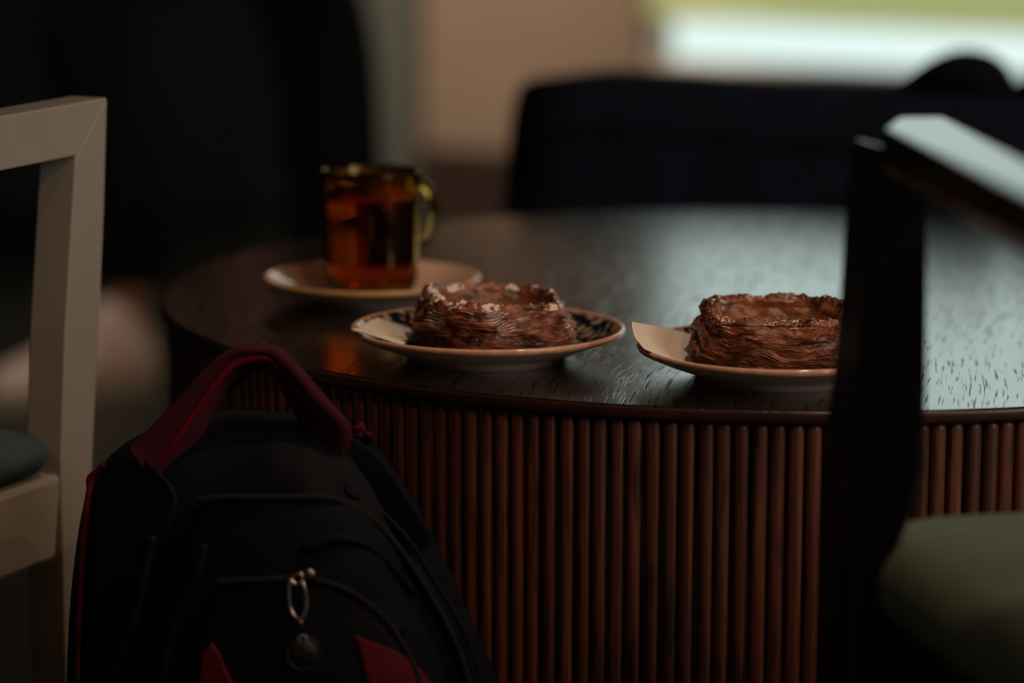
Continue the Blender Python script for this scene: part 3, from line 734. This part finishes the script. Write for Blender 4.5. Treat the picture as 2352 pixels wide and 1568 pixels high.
# ------------------------------------------------------------------ black armchair at the right
zA = 0.715
bc = onz(2057, 300, zA)
bch = empty('black_armchair', (bc.x, bc.y, 0))
tag(bch, 'black-stained wooden armchair at the right with pale green seat pad', 'chair')
bb = Vector(bch.location)
# arm: its top outline lies level, running from the front corner towards the camera
A1 = onz(2026, 294, zA); A2 = onz(2056, 268, zA); A3 = onz(2176, 267, zA); A4 = onz(2352, 362, zA); A5 = onz(2352, 452, zA)
inn = (A4-A3).normalized(); oun = (A5-A1).normalized(); dirA = (inn+oun).normalized()
E4 = A3+inn*0.44; E5 = A1+oun*0.47
def prism(name, poly, z0, z1, mat, parent, rel, bev=0.003):
    n = len(poly); vs = [Vector((p.x, p.y, z0))-rel for p in poly]+[Vector((p.x, p.y, z1))-rel for p in poly]
    fs = [tuple(range(n))[::-1], tuple(range(n, 2*n))]+[(i, (i+1) % n, (i+1) % n+n, i+n) for i in range(n)]
    o = link(name, fix(pyd(name, vs, fs)), mat, parent); bevel(o, bev, 3); return o
prism('arm', [A1, A2, A3, E4, E5], zA-0.026, zA, M['black_wood'], bch, bb, 0.005)
# post: outline facing the room, rounded into the arm, tapering out to the floor
Yp = A1.y+0.004
def P_(x, y, Y=Yp): return at(x, y, Y)
left = [(2022, 332), (2010, 400), (2003, 520), (1992, 700), (1972, 900), (1953, 1050), (1940, 1200), (1934, 1400), (1930, 1620), (1928, 1900)]
right = [(2190, 395), (2150, 440), (2135, 500), (2134, 700), (2132, 900), (2124, 1080), (2104, 1170), (2050, 1300), (2048, 1620), (2046, 1900)]
rings = []
for (a, b) in zip(left, right):
    p, q = P_(*a), P_(*b); dy = Vector((-0.012, 0.042, 0))
    rings.append([p, q, q+dy, p+dy])
p, q = P_(*left[-1]), P_(*right[-1]); kf = Vector((0, 0, -1))
rings.append([Vector((p.x, p.y, 0)), Vector((q.x, q.y, 0)), Vector((q.x, q.y, 0))+dy, Vector((p.x, p.y, 0))+dy])
o = loft('front_post', rings, M['black_wood'], bch, True, False, bb); bevel(o, 0.004, 3)
# seat: cushion corners on a level plane, rails under it
zs = 0.465
S1 = onz(1996, 1268, zs); S2 = onz(2110, 1176, zs); S3 = onz(2560, 1165, zs); S3 = S2+(S3-S2).normalized()*0.50
sd = (onz(2352, 1490, zs)-onz(2003, 1275, zs)).normalized()
S4 = S1+sd*0.45; sdr = Vector((-sd.x*0.2, sd.y, 0)).normalized(); S5 = S3+sdr*0.45
em = (E4+E5)/2; BP4 = Vector((em.x-0.02, em.y+0.03, 0)); BP5 = Vector((S5.x, em.y+0.03, 0))
cen5 = [S2+(S1-S2)*0.5, S3, S5, S4]
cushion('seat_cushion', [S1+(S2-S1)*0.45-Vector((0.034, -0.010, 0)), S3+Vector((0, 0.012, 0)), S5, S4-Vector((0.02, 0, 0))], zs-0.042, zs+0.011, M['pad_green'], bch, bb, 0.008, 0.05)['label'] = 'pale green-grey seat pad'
def rail(name, a, b, th_, z0, z1, side=1):
    d = (b-a).normalized(); nn = Vector((-d.y, d.x, 0))*side*th_
    return hexa(name, [Vector((p.x, p.y, z)) for z in (z0, z1) for p in (a, b, b+nn, a+nn)], M['black_wood'], bch, 0.003, rel=bb)
rail('seat_rail', S1+Vector((-0.012, 0.02, 0)), S4+Vector((-0.006, 0, 0)), 0.022, zs-0.115, zs-0.038)
rail('seat_rail', S3+sdr*0.02, S5, 0.022, zs-0.115, zs-0.036, -1)
rail('cross_rail', S1+(S3-S1)*0.06+sd*0.02, S3, 0.022, zs-0.115, zs-0.036, -1)
rail('cross_rail', Vector((BP4.x+0.02, BP4.y+0.01, 0)), Vector((BP5.x, BP5.y+0.01, 0)), 0.022, zs-0.115, zs-0.036, 1)
def leg(name, p, z1, wd=0.04):
    q = [Vector((p.x+dx, p.y+dy_, z)) for z in (0, z1) for dx, dy_ in ((0, 0), (wd, 0), (wd, wd), (0, wd))]
    return hexa(name, q, M['black_wood'], bch, 0.004, rel=bb)
leg('back_post', BP4, zA-0.01); leg('back_post', BP5, zA-0.01)
leg('front_post', S3-Vector((0.0, 0.03, 0)), zA-0.01)
prism('arm', [S3+Vector((-.005, .03, 0)), S3+Vector((.045, .03, 0)), Vector((BP5.x+.045, BP5.y-.02, 0)), Vector((BP5.x-.005, BP5.y-.02, 0))], zA-0.026, zA, M['black_wood'], bch, bb, 0.005)
hexa('backrest', [Vector((p.x, p.y, z)) for z in (zA-0.16, zA+0.06) for p in (BP4+Vector((0, -.012, 0)), BP5+Vector((0.04, -.012, 0)), BP5+Vector((0.04, .010, 0)), BP4+Vector((0, .010, 0)))], M['black_wood'], bch, 0.004, rel=bb)

# ------------------------------------------------------------------ backpack on the floor
B0 = at(664, 1500, 1.985); BPS = math.radians(21)
BE = Vector((math.cos(BPS), -math.sin(BPS), 0)); BF = Vector((-math.sin(BPS), -math.cos(BPS), 0))
def onB(px, py, off=0.0):
    d = ray(px, py); o = B0+BF*off; return CO+d*((o-CO).dot(BF)/d.dot(BF))
bp_ = empty('backpack', (B0.x, B0.y, 0))
tag(bp_, 'black and navy backpack with crimson carry handle standing against the table', 'backpack')
bl = Vector(bp_.location)
lev = [(948, 548, 640), (952, 505, 705), (962, 478, 760), (980, 410, 812), (1010, 332, 848), (1050, 282, 886), (1095, 250, 918), (1150, 226, 950), (1230, 214, 994), (1350, 204, 1052), (1450, 198, 1100), (1568, 194, 1150), (1750, 190, 1180), (2000, 192, 1180), (2300, 210, 1165), (2560, 235, 1135), (2680, 270, 1095)]
depths = [0.010, 0.018, 0.030, 0.040, 0.050, 0.057, 0.062, 0.066, 0.070, 0.075, 0.078, 0.080, 0.083, 0.084, 0.084, 0.080, 0.070]
LV = []
for py, xl, xr in lev:
    p, q = onB(xl, py), onB(xr, py); LV.append(((p-B0).dot(BE), (q-B0).dot(BE), max(0.004, (p.z+q.z)/2)))
rings = []
NB = 72
for (ua, ub_, zc), (py, _, _), dd in zip(LV, lev, depths):
    ring = []; hw = (ub_-ua)/2
    for k in range(NB):
        t = 2*PI*k/NB; c, s = math.cos(t), math.sin(t)
        x = math.copysign(abs(c)**0.72, c)*hw; y = math.copysign(abs(s)**0.75, s)*dd*(1.0 if s > 0 else 0.7)
        cr_ = 0.004*math.sin(9*t+py*0.01)+0.003*math.sin(17*t-py*0.02)+0.003*math.sin(py*0.035+3*t)
        ring.append(Vector((B0.x, B0.y, 0))+BE*((ua+ub_)/2+x*(1+cr_*0.5))+BF*(y*(1+cr_*6))+Z*zc)
    rings.append(ring)
body = loft('body', rings, M['bag'], bp_, True, True, bl, sub=1)
def front(x, y, off=0.004):
    """point of the bag's front at a pixel, a little proud of the cloth"""
    sft = 0.07
    for _ in range(5):
        p = onB(x, y, sft); i = 0
        while i < len(LV)-2 and LV[i+1][2] > p.z: i += 1
        t = min(1, max(0, (LV[i][2]-p.z)/max(1e-6, LV[i][2]-LV[i+1][2])))
        xa = LV[i][0]*(1-t)+LV[i+1][0]*t; xb = LV[i][1]*(1-t)+LV[i+1][1]*t; dd = depths[i]*(1-t)+depths[i+1]*t
        u = max(-0.98, min(0.98, ((p-B0).dot(BE)-(xa+xb)/2)/((xb-xa)/2)))
        c = abs(u)**(1/0.72); s = math.sqrt(max(0, 1-c*c)); sft = dd*s**0.75+off
    return onB(x, y, sft)
def patch(name, outline, mat, off=0.003, thick=0.003, n=10, parent=bp_):
    """cloth panel lying on the bag's front: an outline of pixels, triangulated and pushed to the cloth"""
    cxm = sum(p[0] for p in outline)/len(outline); cym = sum(p[1] for p in outline)/len(outline)
    out = [Vector((x, y, 0)) for x, y in outline]; out = catmull(out+[out[0]], n)[:-1]
    K = 7; vs = []; m = len(out)
    for k in range(K+1):
        s_ = 1-k/K
        for p in out:
            q = front(cxm+(p.x-cxm)*s_, cym+(p.y-cym)*s_, off); vs.append(q-bl)
    fs = [(k*m+i, k*m+(i+1) % m, (k+1)*m+(i+1) % m, (k+1)*m+i) for k in range(K) for i in range(m)]
    me = pyd(name, vs, fs); b = bmesh.new(); b.from_mesh(me); bmesh.ops.remove_doubles(b, verts=b.verts, dist=1e-5)
    bmesh.ops.recalc_face_normals(b, faces=b.faces); b.to_mesh(me); b.free()
    o = link(name, me, mat, parent, smooth=True)
    s = o.modifiers.new('thick', 'SOLIDIFY'); s.thickness = thick; s.offset = 0; return o
patch('front_pocket', [(470, 1150), (620, 1142), (760, 1150), (850, 1190), (930, 1270), (1010, 1390), (1070, 1500), (1105, 1640), (1090, 1800), (800, 1850), (500, 1840), (330, 1780), (330, 1600), (380, 1400), (430, 1240)], M['bag_pan'], 0.006, 0.006, 4)
patch('lower_pocket', [(500, 1335), (640, 1328), (760, 1345), (860, 1400), (930, 1480), (985, 1600), (1000, 1800), (760, 1840), (500, 1820), (420, 1700), (440, 1500)], M['bag'], 0.013, 0.008, 4)
patch('side_panel', [(300, 1025), (345, 1070), (400, 1135), (395, 1200), (330, 1330), (260, 1560), (215, 1560), (215, 1330), (235, 1150), (262, 1060)], M['bag_pan'], 0.004, 0.005, 4)['label'] = 'navy side panel'
patch('shoulder_panel', [(806, 1000), (868, 1045), (935, 1135), (990, 1235), (960, 1260), (900, 1190), (830, 1150), (790, 1110)], M['bag_pan'], 0.004, 0.004, 4)
patch('red_inset', [(487, 1476), (470, 1500), (462, 1540), (464, 1600), (540, 1600), (522, 1545), (505, 1505)], M['red'], 0.018, 0.003, 3)
patch('red_inset', [(815, 1457), (850, 1472), (915, 1500), (965, 1540), (1000, 1590), (1010, 1640), (880, 1640), (850, 1580), (830, 1510)], M['red'], 0.018, 0.003, 3)
def seam(name, pts, r, mat, off=0.006, parent=bp_, seg=8):
    P = [front(x, y, off) for x, y in pts]
    return tube(name, P, r, mat, parent, seg, n=6, rel=bl)
seam('zip', [(455, 1150), (520, 1141), (600, 1143), (700, 1141), (770, 1146), (830, 1172), (890, 1225), (960, 1320), (1030, 1440), (1070, 1540), (1090, 1640)], 0.0022, M['zip'], 0.011)
seam('zip', [(500, 1338), (560, 1333), (640, 1330), (690, 1328), (760, 1340), (830, 1375), (900, 1440), (950, 1530), (980, 1640)], 0.0022, M['zip'], 0.019)
seam('piping', [(300, 1028), (345, 1070), (400, 1138), (372, 1210), (330, 1300), (290, 1420), (262, 1568)], 0.0020, M['bag'], 0.008)
seam('piping', [(806, 1000), (792, 1090), (800, 1130), (860, 1165), (930, 1230), (990, 1320), (1060, 1440), (1120, 1600)], 0.0020, M['bag'], 0.008)
seam('piping', [(238, 1068), (214, 1100), (200, 1160), (192, 1250), (184, 1400), (180, 1568)], 0.0024, M['red'], 0.002)['label'] = 'thin crimson edge piping'
# folds in the nylon
for pts in ([(700, 1260), (780, 1235), (870, 1270), (950, 1360)], [(470, 1250), (450, 1330), (400, 1440), (372, 1568)], [(640, 1400), (600, 1460), (590, 1540)], [(770, 1450), (850, 1420), (930, 1450)], [(350, 1230), (330, 1330), (300, 1450)]):
    seam('fold', pts, 0.0035, M['bag'], 0.012, seg=8)
# carry handle: a wide padded band
ho = [(297, 1028), (330, 997), (392, 930), (459, 858), (511, 811), (557, 795), (614, 799), (645, 811), (691, 858), (737, 909), (789, 963), (802, 992), (799, 1028), (774, 1108)]
hi = [(397, 1133), (428, 1090), (459, 1023), (485, 966), (520, 900), (553, 862), (590, 838), (608, 842), (645, 872), (680, 935), (710, 990), (735, 1040), (753, 1080), (768, 1112)]
rings = []; m_ = len(ho)
HO = catmull([(x, y, 0) for x, y in ho], 5); HI = catmull([(x, y, 0) for x, y in hi], 5)
for i, (a, b) in enumerate(zip(HO, HI)):
    t = i/(len(HO)-1); Y = 0.050-0.036*t
    p, q = onB(a.x, a.y, Y+0.008), onB(b.x, b.y, Y-0.014*math.sin(PI*t))
    d = q-p; nrm = BF.copy(); nrm = (nrm-d.normalized()*nrm.dot(d.normalized())).normalized()
    hw = d.length/2; thk = min(0.007, 0.0015+hw*0.45)
    ring = []
    for k in range(20):
        ang = 2*PI*k/20; c, s = math.cos(ang), math.sin(ang)
        # a crease runs along the band
        cre = 0.0030*math.exp(-((c-0.05)/0.22)**2) if s > 0 else 0
        cre += 0.0014*math.exp(-((c+0.55)/0.18)**2) if s > 0 else 0
        ring.append(p+d*(0.5+0.5*c)+nrm*(math.copysign(abs(s)**0.7, s)*thk-cre))
    rings.append(ring)
o = loft('carry_handle', rings, M['crimson_dull'], bp_, True, True, bl); o['label'] = 'wide crimson fabric handle'
hc = [(x0*0.50+x1*0.50, y0*0.50+y1*0.50) for (x0, y0), (x1, y1) in zip([(v.x, v.y) for v in HO], [(v.x, v.y) for v in HI])][3:-4:3]
q_ = tube('crimson_fold', [onB(x, y, 0.050-0.036*i/len(hc)+0.0035) for i, (x, y) in enumerate(hc)], lambda t: 0.0042*math.sin(PI*(0.06+0.88*t))**0.4, M['crimson_line'], bp_, 8, n=4, rel=bl, flat=0.7)
q_['label'] = 'bright crimson fold along the handle'
# black binding along the inside of the handle
tube('handle_binding', [onB(x, y+3, 0.024-0.016*i/9) for i, (x, y) in enumerate([(520, 900), (553, 862), (575, 842), (598, 836), (622, 848), (650, 880), (682, 940), (712, 995), (738, 1046), (764, 1100)])], 0.0028, M['bag'], bp_, 8, n=6, rel=bl)
# crumpled red tab at the right shoulder, red loop at the left shoulder
def crumple(name, pts, r, mat, Y):
    P = [onB(x, y, Y+0.008*math.sin(i*2.1)) for i, (x, y) in enumerate(pts)]
    return tube(name, P, lambda t: r*(0.75+0.35*math.sin(t*11)), mat, bp_, 10, n=6, rel=bl, flat=0.6)
crumple('red_tab', [(806, 992), (822, 982), (830, 976), (838, 990), (848, 998), (846, 1012), (834, 1006), (826, 1000)], 0.0032, M['red'], 0.004)
crumple('red_tab', [(262, 1058), (240, 1068), (222, 1080), (208, 1098), (202, 1120)], 0.0040, M['red'], 0.022)
# zip pull: ball, nickel loop, drop and round rubber tag with a cross
zp = front(700, 1330, 0.024); zoff = (zp-B0).dot(BF)
def Zp(x, y, dy=0.0): 
    return onB(x, y, zoff+dy)
def ball(name, c, r, mat, parent, rel, sc=(1, 1, 1)):
    me = bpy.data.meshes.new(name); b = bmesh.new(); bmesh.ops.create_uvsphere(b, u_segments=24, v_segments=14, radius=r)
    for v in b.verts: v.co = Vector((v.co.x*sc[0], v.co.y*sc[1], v.co.z*sc[2]))
    b.to_mesh(me); b.free(); o = link(name, me, mat, parent, Vector(c)-Vector(rel), smooth=True); return o
sl = ball('zip_slider', Zp(708, 1318), 0.0048, M['dark_metal'], bp_, bl, (1.2, .8, .9)); sl['label'] = 'dark metal zip slider'
tube('slider_ring', [Zp(*q, 0.004) for q in ((672, 1328), (678, 1318), (688, 1316), (694, 1322), (692, 1336), (680, 1341), (672, 1337))], 0.0009, M['metal'], bp_, 8, True, 6, bl)['label'] = 'small nickel ring'
tube('pull_loop', [Zp(*q, 0.005) for q in ((668, 1332), (664, 1352), (664, 1376), (668, 1398), (677, 1414), (690, 1422), (699, 1412), (704, 1392), (704, 1372), (700, 1350), (694, 1337), (681, 1342))], 0.00125, M['metal'], bp_, 8, True, 6, bl)['label'] = 'polished nickel pull loop'
def cone_piece():
    prof_ = [(680, 1414, 8), (688, 1422, 9), (691, 1432, 5), (693, 1442, 1.5)]
    rings = [[Zp(x, y, 0.005)+Vector((math.cos(2*PI*k/12)*w_/3600, math.sin(2*PI*k/12)*w_/3600*0.6, 0)) for k in range(12)] for x, y, w_ in prof_[1:]]
    return loft('pull_tip', rings, M['dark_metal'], bp_, True, True, bl)
cone_piece()
tg = Zp(699, 1498, 0.003)
def disc(name, c, r, t, mat, parent):
    rings = []
    for rr, yy in ((0.0001, -t), (r*0.80, -t), (r*0.82, -t*0.55), (r*0.9, -t*0.55), (r*0.93, -t), (r*0.98, -t), (r, -t*0.6), (r, 0), (0.0001, 0)):
        rings.append([Vector((c.x+rr*math.cos(2*PI*k/40), c.y+yy, c.z+rr*math.sin(2*PI*k/40))) for k in range(40)])
    return loft(name, rings, mat, parent, False, True, bl)
dk = disc('round_tag', tg, 0.0115, 0.003, M['rubber'], bp_); dk['label'] = 'dark rubber disc with a raised cross'
def bar(name, c, dx, dz, lx, lz, mat, ang, parent):
    ca, sa = math.cos(ang), math.sin(ang); P = []
    for y_ in (0.0, -0.0012):
        for x_, z_ in ((-lx, -lz), (lx, -lz), (lx, lz), (-lx, lz)):
            P.append(Vector((c.x+x_*ca-z_*sa+dx, c.y-0.0028+y_, c.z+x_*sa+z_*ca+dz)))
    o = hexa(name, [p for p in P], mat, parent, 0.0003, rel=bl); return o
bar('cross_bar', tg, 0, 0, 0.0068, 0.0009, M['rubber2'], 0.12, dk); bar('cross_bar', tg, 0, 0, 0.0009, 0.0055, M['rubber2'], 0.10, dk)
tube('tag_loop', [Zp(*q, 0.009) for q in ((688, 1473), (687, 1465), (692, 1460), (699, 1460), (703, 1464), (704, 1471))], 0.0009, M['greyprint'], bp_, 8, n=4, rel=bl)
ball('rivet', front(1050-82, 1358, 0.006), 0.0012, M['metal'], bp_, bl)

# ------------------------------------------------------------------ sofa behind the table
SO = Vector((-0.002, 3.425, 0)); sdv = Vector((math.cos(WA), -math.sin(WA), 0)); snv = Vector((math.sin(WA), math.cos(WA), 0))
sf = empty('navy_sofa', SO); tag(sf, 'dark navy upholstered sofa behind the table, back towards the camera', 'sofa')
def sblock(name, u0, u1, v0, v1, z0, z1, mat, bev=0.03, flare=0.0, sag=0.0):
    nu = 24; vs = []; 
    rings = []
    for i in range(nu+1):
        t = i/nu; u = u0+(u1-u0)*t
        dz = sag*(math.sin(t*9.0)*0.4+math.sin(t*23+1)*0.25)
        ring = []
        m = 40
        cv, cz = (v0+v1)/2, (z0+z1)/2; hv, hz = (v1-v0)/2, (z1-z0)/2
        for k in range(m):
            a = 2*PI*k/m; c, s = math.cos(a), math.sin(a)
            vv = math.copysign(abs(c)**0.4, c)*hv; zz = math.copysign(abs(s)**0.28, s)*hz
            fl_ = flare*(-(zz/hz)*0.5+0.5)*max(0, 1-t*6)
            sc = 1.0 if 0 < i < nu else 0.96
            top_ = dz if zz > 0 else 0
            ring.append(SO+sdv*(u-fl_)+snv*(cv+vv*sc)+Z*(cz+(zz+top_)*(sc if zz > 0 else 1)))
        rings.append(ring)
    # rounded ends
    return loft(name, rings, mat, sf, True, True, SO)
zt_ = 0.590
sblock('backrest', 0.0, 1.75, 0.0, 0.15, 0.10, zt_, M['navy'], 0.03, 0.038, 0.010)
sblock('seat', 0.06, 1.70, 0.15, 0.70, 0.10, 0.36, M['navy'])
sblock('arm', -0.02, 0.10, 0.12, 0.74, 0.08, 0.48, M['navy']); sblock('arm', 1.65, 1.77, 0.12, 0.74, 0.08, 0.48, M['navy'])
for u in (0.05, 1.68):
    for v in (0.05, 0.66):
        p = SO+sdv*u+snv*v
        hexa('foot', [p+Vector((dx, dy2, z)) for z in (0, 0.11) for dx, dy2 in ((-.02, -.02), (.02, -.02), (.02, .02), (-.02, .02))], M['black_wood'], sf, 0.003, rel=SO)
# piping line along the back
tube('piping', [SO+sdv*u+snv*(-0.004)+Z*(zt_-0.055+0.004*math.sin(u*9)) for u in [0.02+0.17*i for i in range(11)]], 0.004, M['navy'], sf, 8, n=4, rel=SO)

def blob(name, px0, px1, pytop, u_shift, hz, mat, label, cat, group=None, seed=1, peak=0.65):
    # soft bundle resting on the sofa back
    def topat(px):
        # point on the centre line of the backrest top seen in this column
        t = (px-1176)/F*0.99; c0 = SO+snv*0.06
        u = (t*c0.y-c0.x)/(sdv.x-t*sdv.y); return c0+sdv*u
    a, b = topat(px0), topat(px1); L_ = (b-a).length; n = 28; rings = []
    for i in range(n+1):
        t = i/n; 
        env = (math.sin(PI*min(1, (t/peak)*0.5)) if t < peak else math.cos(PI/2*((t-peak)/(1-peak))**1.6))**0.9
        env = max(env, 0.02); ring = []
        for k in range(24):
            ang = 2*PI*k/24; c, s = math.cos(ang), math.sin(ang)
            wz = hz*env*(s*0.5+0.5)*(1+0.06*math.sin(t*17+k)); wv = 0.055*env**0.5*c
            ring.append(a+(b-a)*t+snv*wv+Z*(zt_+0.001+wz))
        rings.append(ring)
    o = loft(name, rings, mat, None, True, True, rel=(a+b)/2+Z*zt_); o.location = (a+b)/2+Z*zt_
    tag(o, label, cat, group); return o
blob('cloth_bundle', 2062, 2336, 130, 0, 0.043, M['bundle'], 'low rounded dark green-black cloth bundle lying on the sofa back', 'bundle', peak=0.64)
blob('cloth_bundle', 2322, 2600, 130, 0, 0.045, M['bundle'], 'dark cloth bundle on the sofa back cut by the right frame edge', 'bundle', peak=0.7)

# ------------------------------------------------------------------ person walking in the background
def skin_mesh(name, verts, edges, rads, mat, parent=None, loc=(0, 0, 0), sub=2, root=0):
    me = bpy.data.meshes.new(name); me.from_pydata([tuple(v) for v in verts], edges, []); me.update()
    o = link(name, me, mat, parent, loc)
    mod = o.modifiers.new('skin', 'SKIN'); mod.use_smooth_shade = True
    if not me.skin_vertices: 
        me.attributes
    sv = me.skin_vertices[0].data
    for i, r in enumerate(rads):
        sv[i].radius = r if isinstance(r, tuple) else (r, r)
        sv[i].use_root = (i == root)
    s = o.modifiers.new('sub', 'SUBSURF'); s.levels = sub; s.render_levels = sub
    return o
PO = Vector((-0.46, 4.65, 0))
pr_ = empty('person', PO); tag(pr_, 'person walking behind the left chair in black trousers and pale pink sneakers', 'person')
aF = at(298, 640, 4.62)-PO; kF = at(165, 0, 4.60)-PO
V = []; E = []; Rr = []
def add(v, r, p=None):
    V.append(Vector(v)); Rr.append(r)
    if p is not None: E.append((p, len(V)-1))
    return len(V)-1
pel = add((0, 0, 0.98), 0.105)
hL = add((-0.05, -0.06, 0.90), 0.085, pel); kL = add((kF.x, kF.y, kF.z), 0.062, hL); aL = add((aF.x, aF.y, 0.13), 0.040, kL); fL = add((aF.x-0.05, -0.06, 0.05), 0.03, aL)
hR = add((0.04, 0.07, 0.90), 0.085, pel); kR = add((0.172, 0.10, 0.52), 0.060, hR); aR = add((0.187, 0.12, 0.11), 0.040, kR); fR = add((0.10, 0.07, 0.05), 0.03, aR)
w1 = add((0.0, 0, 1.12), 0.095, pel); c1p = add((-0.01, 0, 1.32), 0.11, w1); nb = add((-0.02, 0, 1.46), 0.052, c1p); hn = add((-0.03, -0.01, 1.54), 0.052, nb); hd1 = add((-0.045, -0.02, 1.62), (0.070, 0.078), hn); hd2 = add((-0.045, -0.02, 1.70), (0.072, 0.082), hd1); hd3 = add((-0.04, -0.015, 1.75), (0.05, 0.055), hd2)
for sgn in (-1, 1):
    sh_ = add((0.02*sgn, 0.17*sgn, 1.40), 0.055, c1p); el = add((0.04-0.05*sgn, 0.22*sgn, 1.13), 0.040, sh_); wr = add((-0.02-0.10*sgn, 0.22*sgn, 0.90), 0.026, el); ha_ = add((-0.04-0.11*sgn, 0.21*sgn, 0.83), 0.026, wr)
    for k in range(5):
        off = (k-2)*0.017; base = add((-0.045-0.115*sgn+off, 0.205*sgn, 0.80 if k else 0.83), 0.009, ha_)
        mid = add((-0.050-0.115*sgn+off*1.3, 0.198*sgn, 0.765 if k else 0.80), 0.0085, base); add((-0.052-0.115*sgn+off*1.35, 0.188*sgn, (0.735-0.006*abs(k-2)) if k else 0.775), 0.0075, mid)
skin_mesh('body', V, E, Rr, M['skin'], pr_)
tv = [Vector((0, 0, 1.00)), V[hL], V[kL]*1, Vector((aF.x, aF.y, 0.30)), Vector((aF.x+0.003, aF.y, 0.145)), V[hR], V[kR]*1, Vector((0.182, 0.11, 0.28)), Vector((0.188, 0.12, 0.11))]
skin_mesh('trousers', tv, [(0, 1), (1, 2), (2, 3), (3, 4), (0, 5), (5, 6), (6, 7), (7, 8)], [0.122, 0.092, 0.082, 0.075, 0.068, 0.092, 0.084, 0.082, 0.082], M['trouser'], pr_)
sv_ = [V[pel]-Vector((0, 0, 0.07)), V[w1], V[c1p], V[nb]*1-Vector((0, 0, 0.03))]; se = [(0, 1), (1, 2), (2, 3)]; sr_ = [0.140, 0.128, 0.145, 0.070]
for sgn in (-1, 1):
    k = len(sv_); sv_ += [Vector((0.02*sgn, 0.17*sgn, 1.40)), Vector((0.04-0.05*sgn, 0.22*sgn, 1.13)), Vector((-0.015-0.095*sgn, 0.22*sgn, 0.93))]; se += [(2, k), (k, k+1), (k+1, k+2)]; sr_ += [0.072, 0.054, 0.040]
skin_mesh('sweater', sv_, se, sr_, M['shirt'], pr_)
# face and hair
fc_ = V[hd1]+Vector((0, 0, 0.02)); fd = Vector((-0.85, -0.53, 0)).normalized(); fs_ = Vector((-fd.y, fd.x, 0))
ball('nose', PO+fc_+fd*0.085, 0.012, M['skin'], pr_, PO, (1, 1, 1.6))
for sg in (-1, 1):
    ball('eye', PO+fc_+fd*0.070+fs_*0.030*sg+Z*0.02, 0.011, M['cream'], pr_, PO); ball('ear', PO+fc_+fs_*0.078*sg, 0.020, M['skin'], pr_, PO, (0.6, 0.6, 1.3))
ball('mouth', PO+fc_+fd*0.076-Z*0.045, 0.016, M['base'], pr_, PO, (1, 1, 0.35))
ball('hair', PO+V[hd2]-fd*0.030+Z*0.004, 0.092, M['hair'], pr_, PO, (1, 1, 0.95))
# sneakers
def sneaker(heel, toe, z0=0.0):
    d = (toe-heel); Ls = d.length; d.normalize(); s = Vector((-d.y, d.x, 0))
    prof_ = [(-0.01, 0.030, 0.07), (0.03, 0.042, 0.115), (0.18, 0.044, 0.150), (0.32, 0.045, 0.145), (0.46, 0.047, 0.110), (0.62, 0.052, 0.085), (0.80, 0.052, 0.066), (0.93, 0.042, 0.055), (1.0, 0.020, 0.042)]
    rings = []
    for t, hw, ht in prof_:
        rings.append([heel+d*(t*Ls)+s*(math.copysign(abs(math.cos(a))**0.8, math.cos(a))*hw*(0.75+0.25*(1-max(0, math.sin(a)))))+Z*(z0+0.028+(ht-0.028)*max(0, math.sin(a))) for a in [PI*k/12 for k in range(13)]]+[heel+d*(t*Ls)+s*(hw*u)+Z*(z0+0.024) for u in (-0.7, 0.7)])
    up = loft('sneaker', rings, M['shoe'], pr_, True, True, PO, sub=1); up['label'] = 'pale pink sneaker'
    rings = []
    for t, hw in ((-0.03, 0.022), (0.02, 0.040), (0.15, 0.047), (0.45, 0.048), (0.72, 0.056), (0.90, 0.048), (1.0, 0.030), (1.03, 0.012)):
        c = heel+d*(t*Ls); rings.append([c-s*hw+Z*(z0), c+s*hw+Z*(z0), c+s*hw+Z*(z0+0.03), c-s*hw+Z*(z0+0.03)])
    so = loft('sole', rings, M['sole'], up, True, False, PO)
    for k in range(4):
        t = 0.40+0.07*k; c = heel+d*(t*Ls); zz = z0+0.125-0.010*k
        tube('lace', [c-s*0.022+Z*zz, c+Z*(zz+0.010), c+s*0.022+Z*zz], 0.0035, M['sole'], up, 6, n=4, rel=PO)
hx = at(345, 860, 4.62); hx.z = 0; tx = at(-30, 960, 4.45); tx.z = 0
sneaker(hx, tx)
sneaker(PO+Vector((0.22, 0.15, 0)), PO+Vector((0.0, 0.0, 0)))
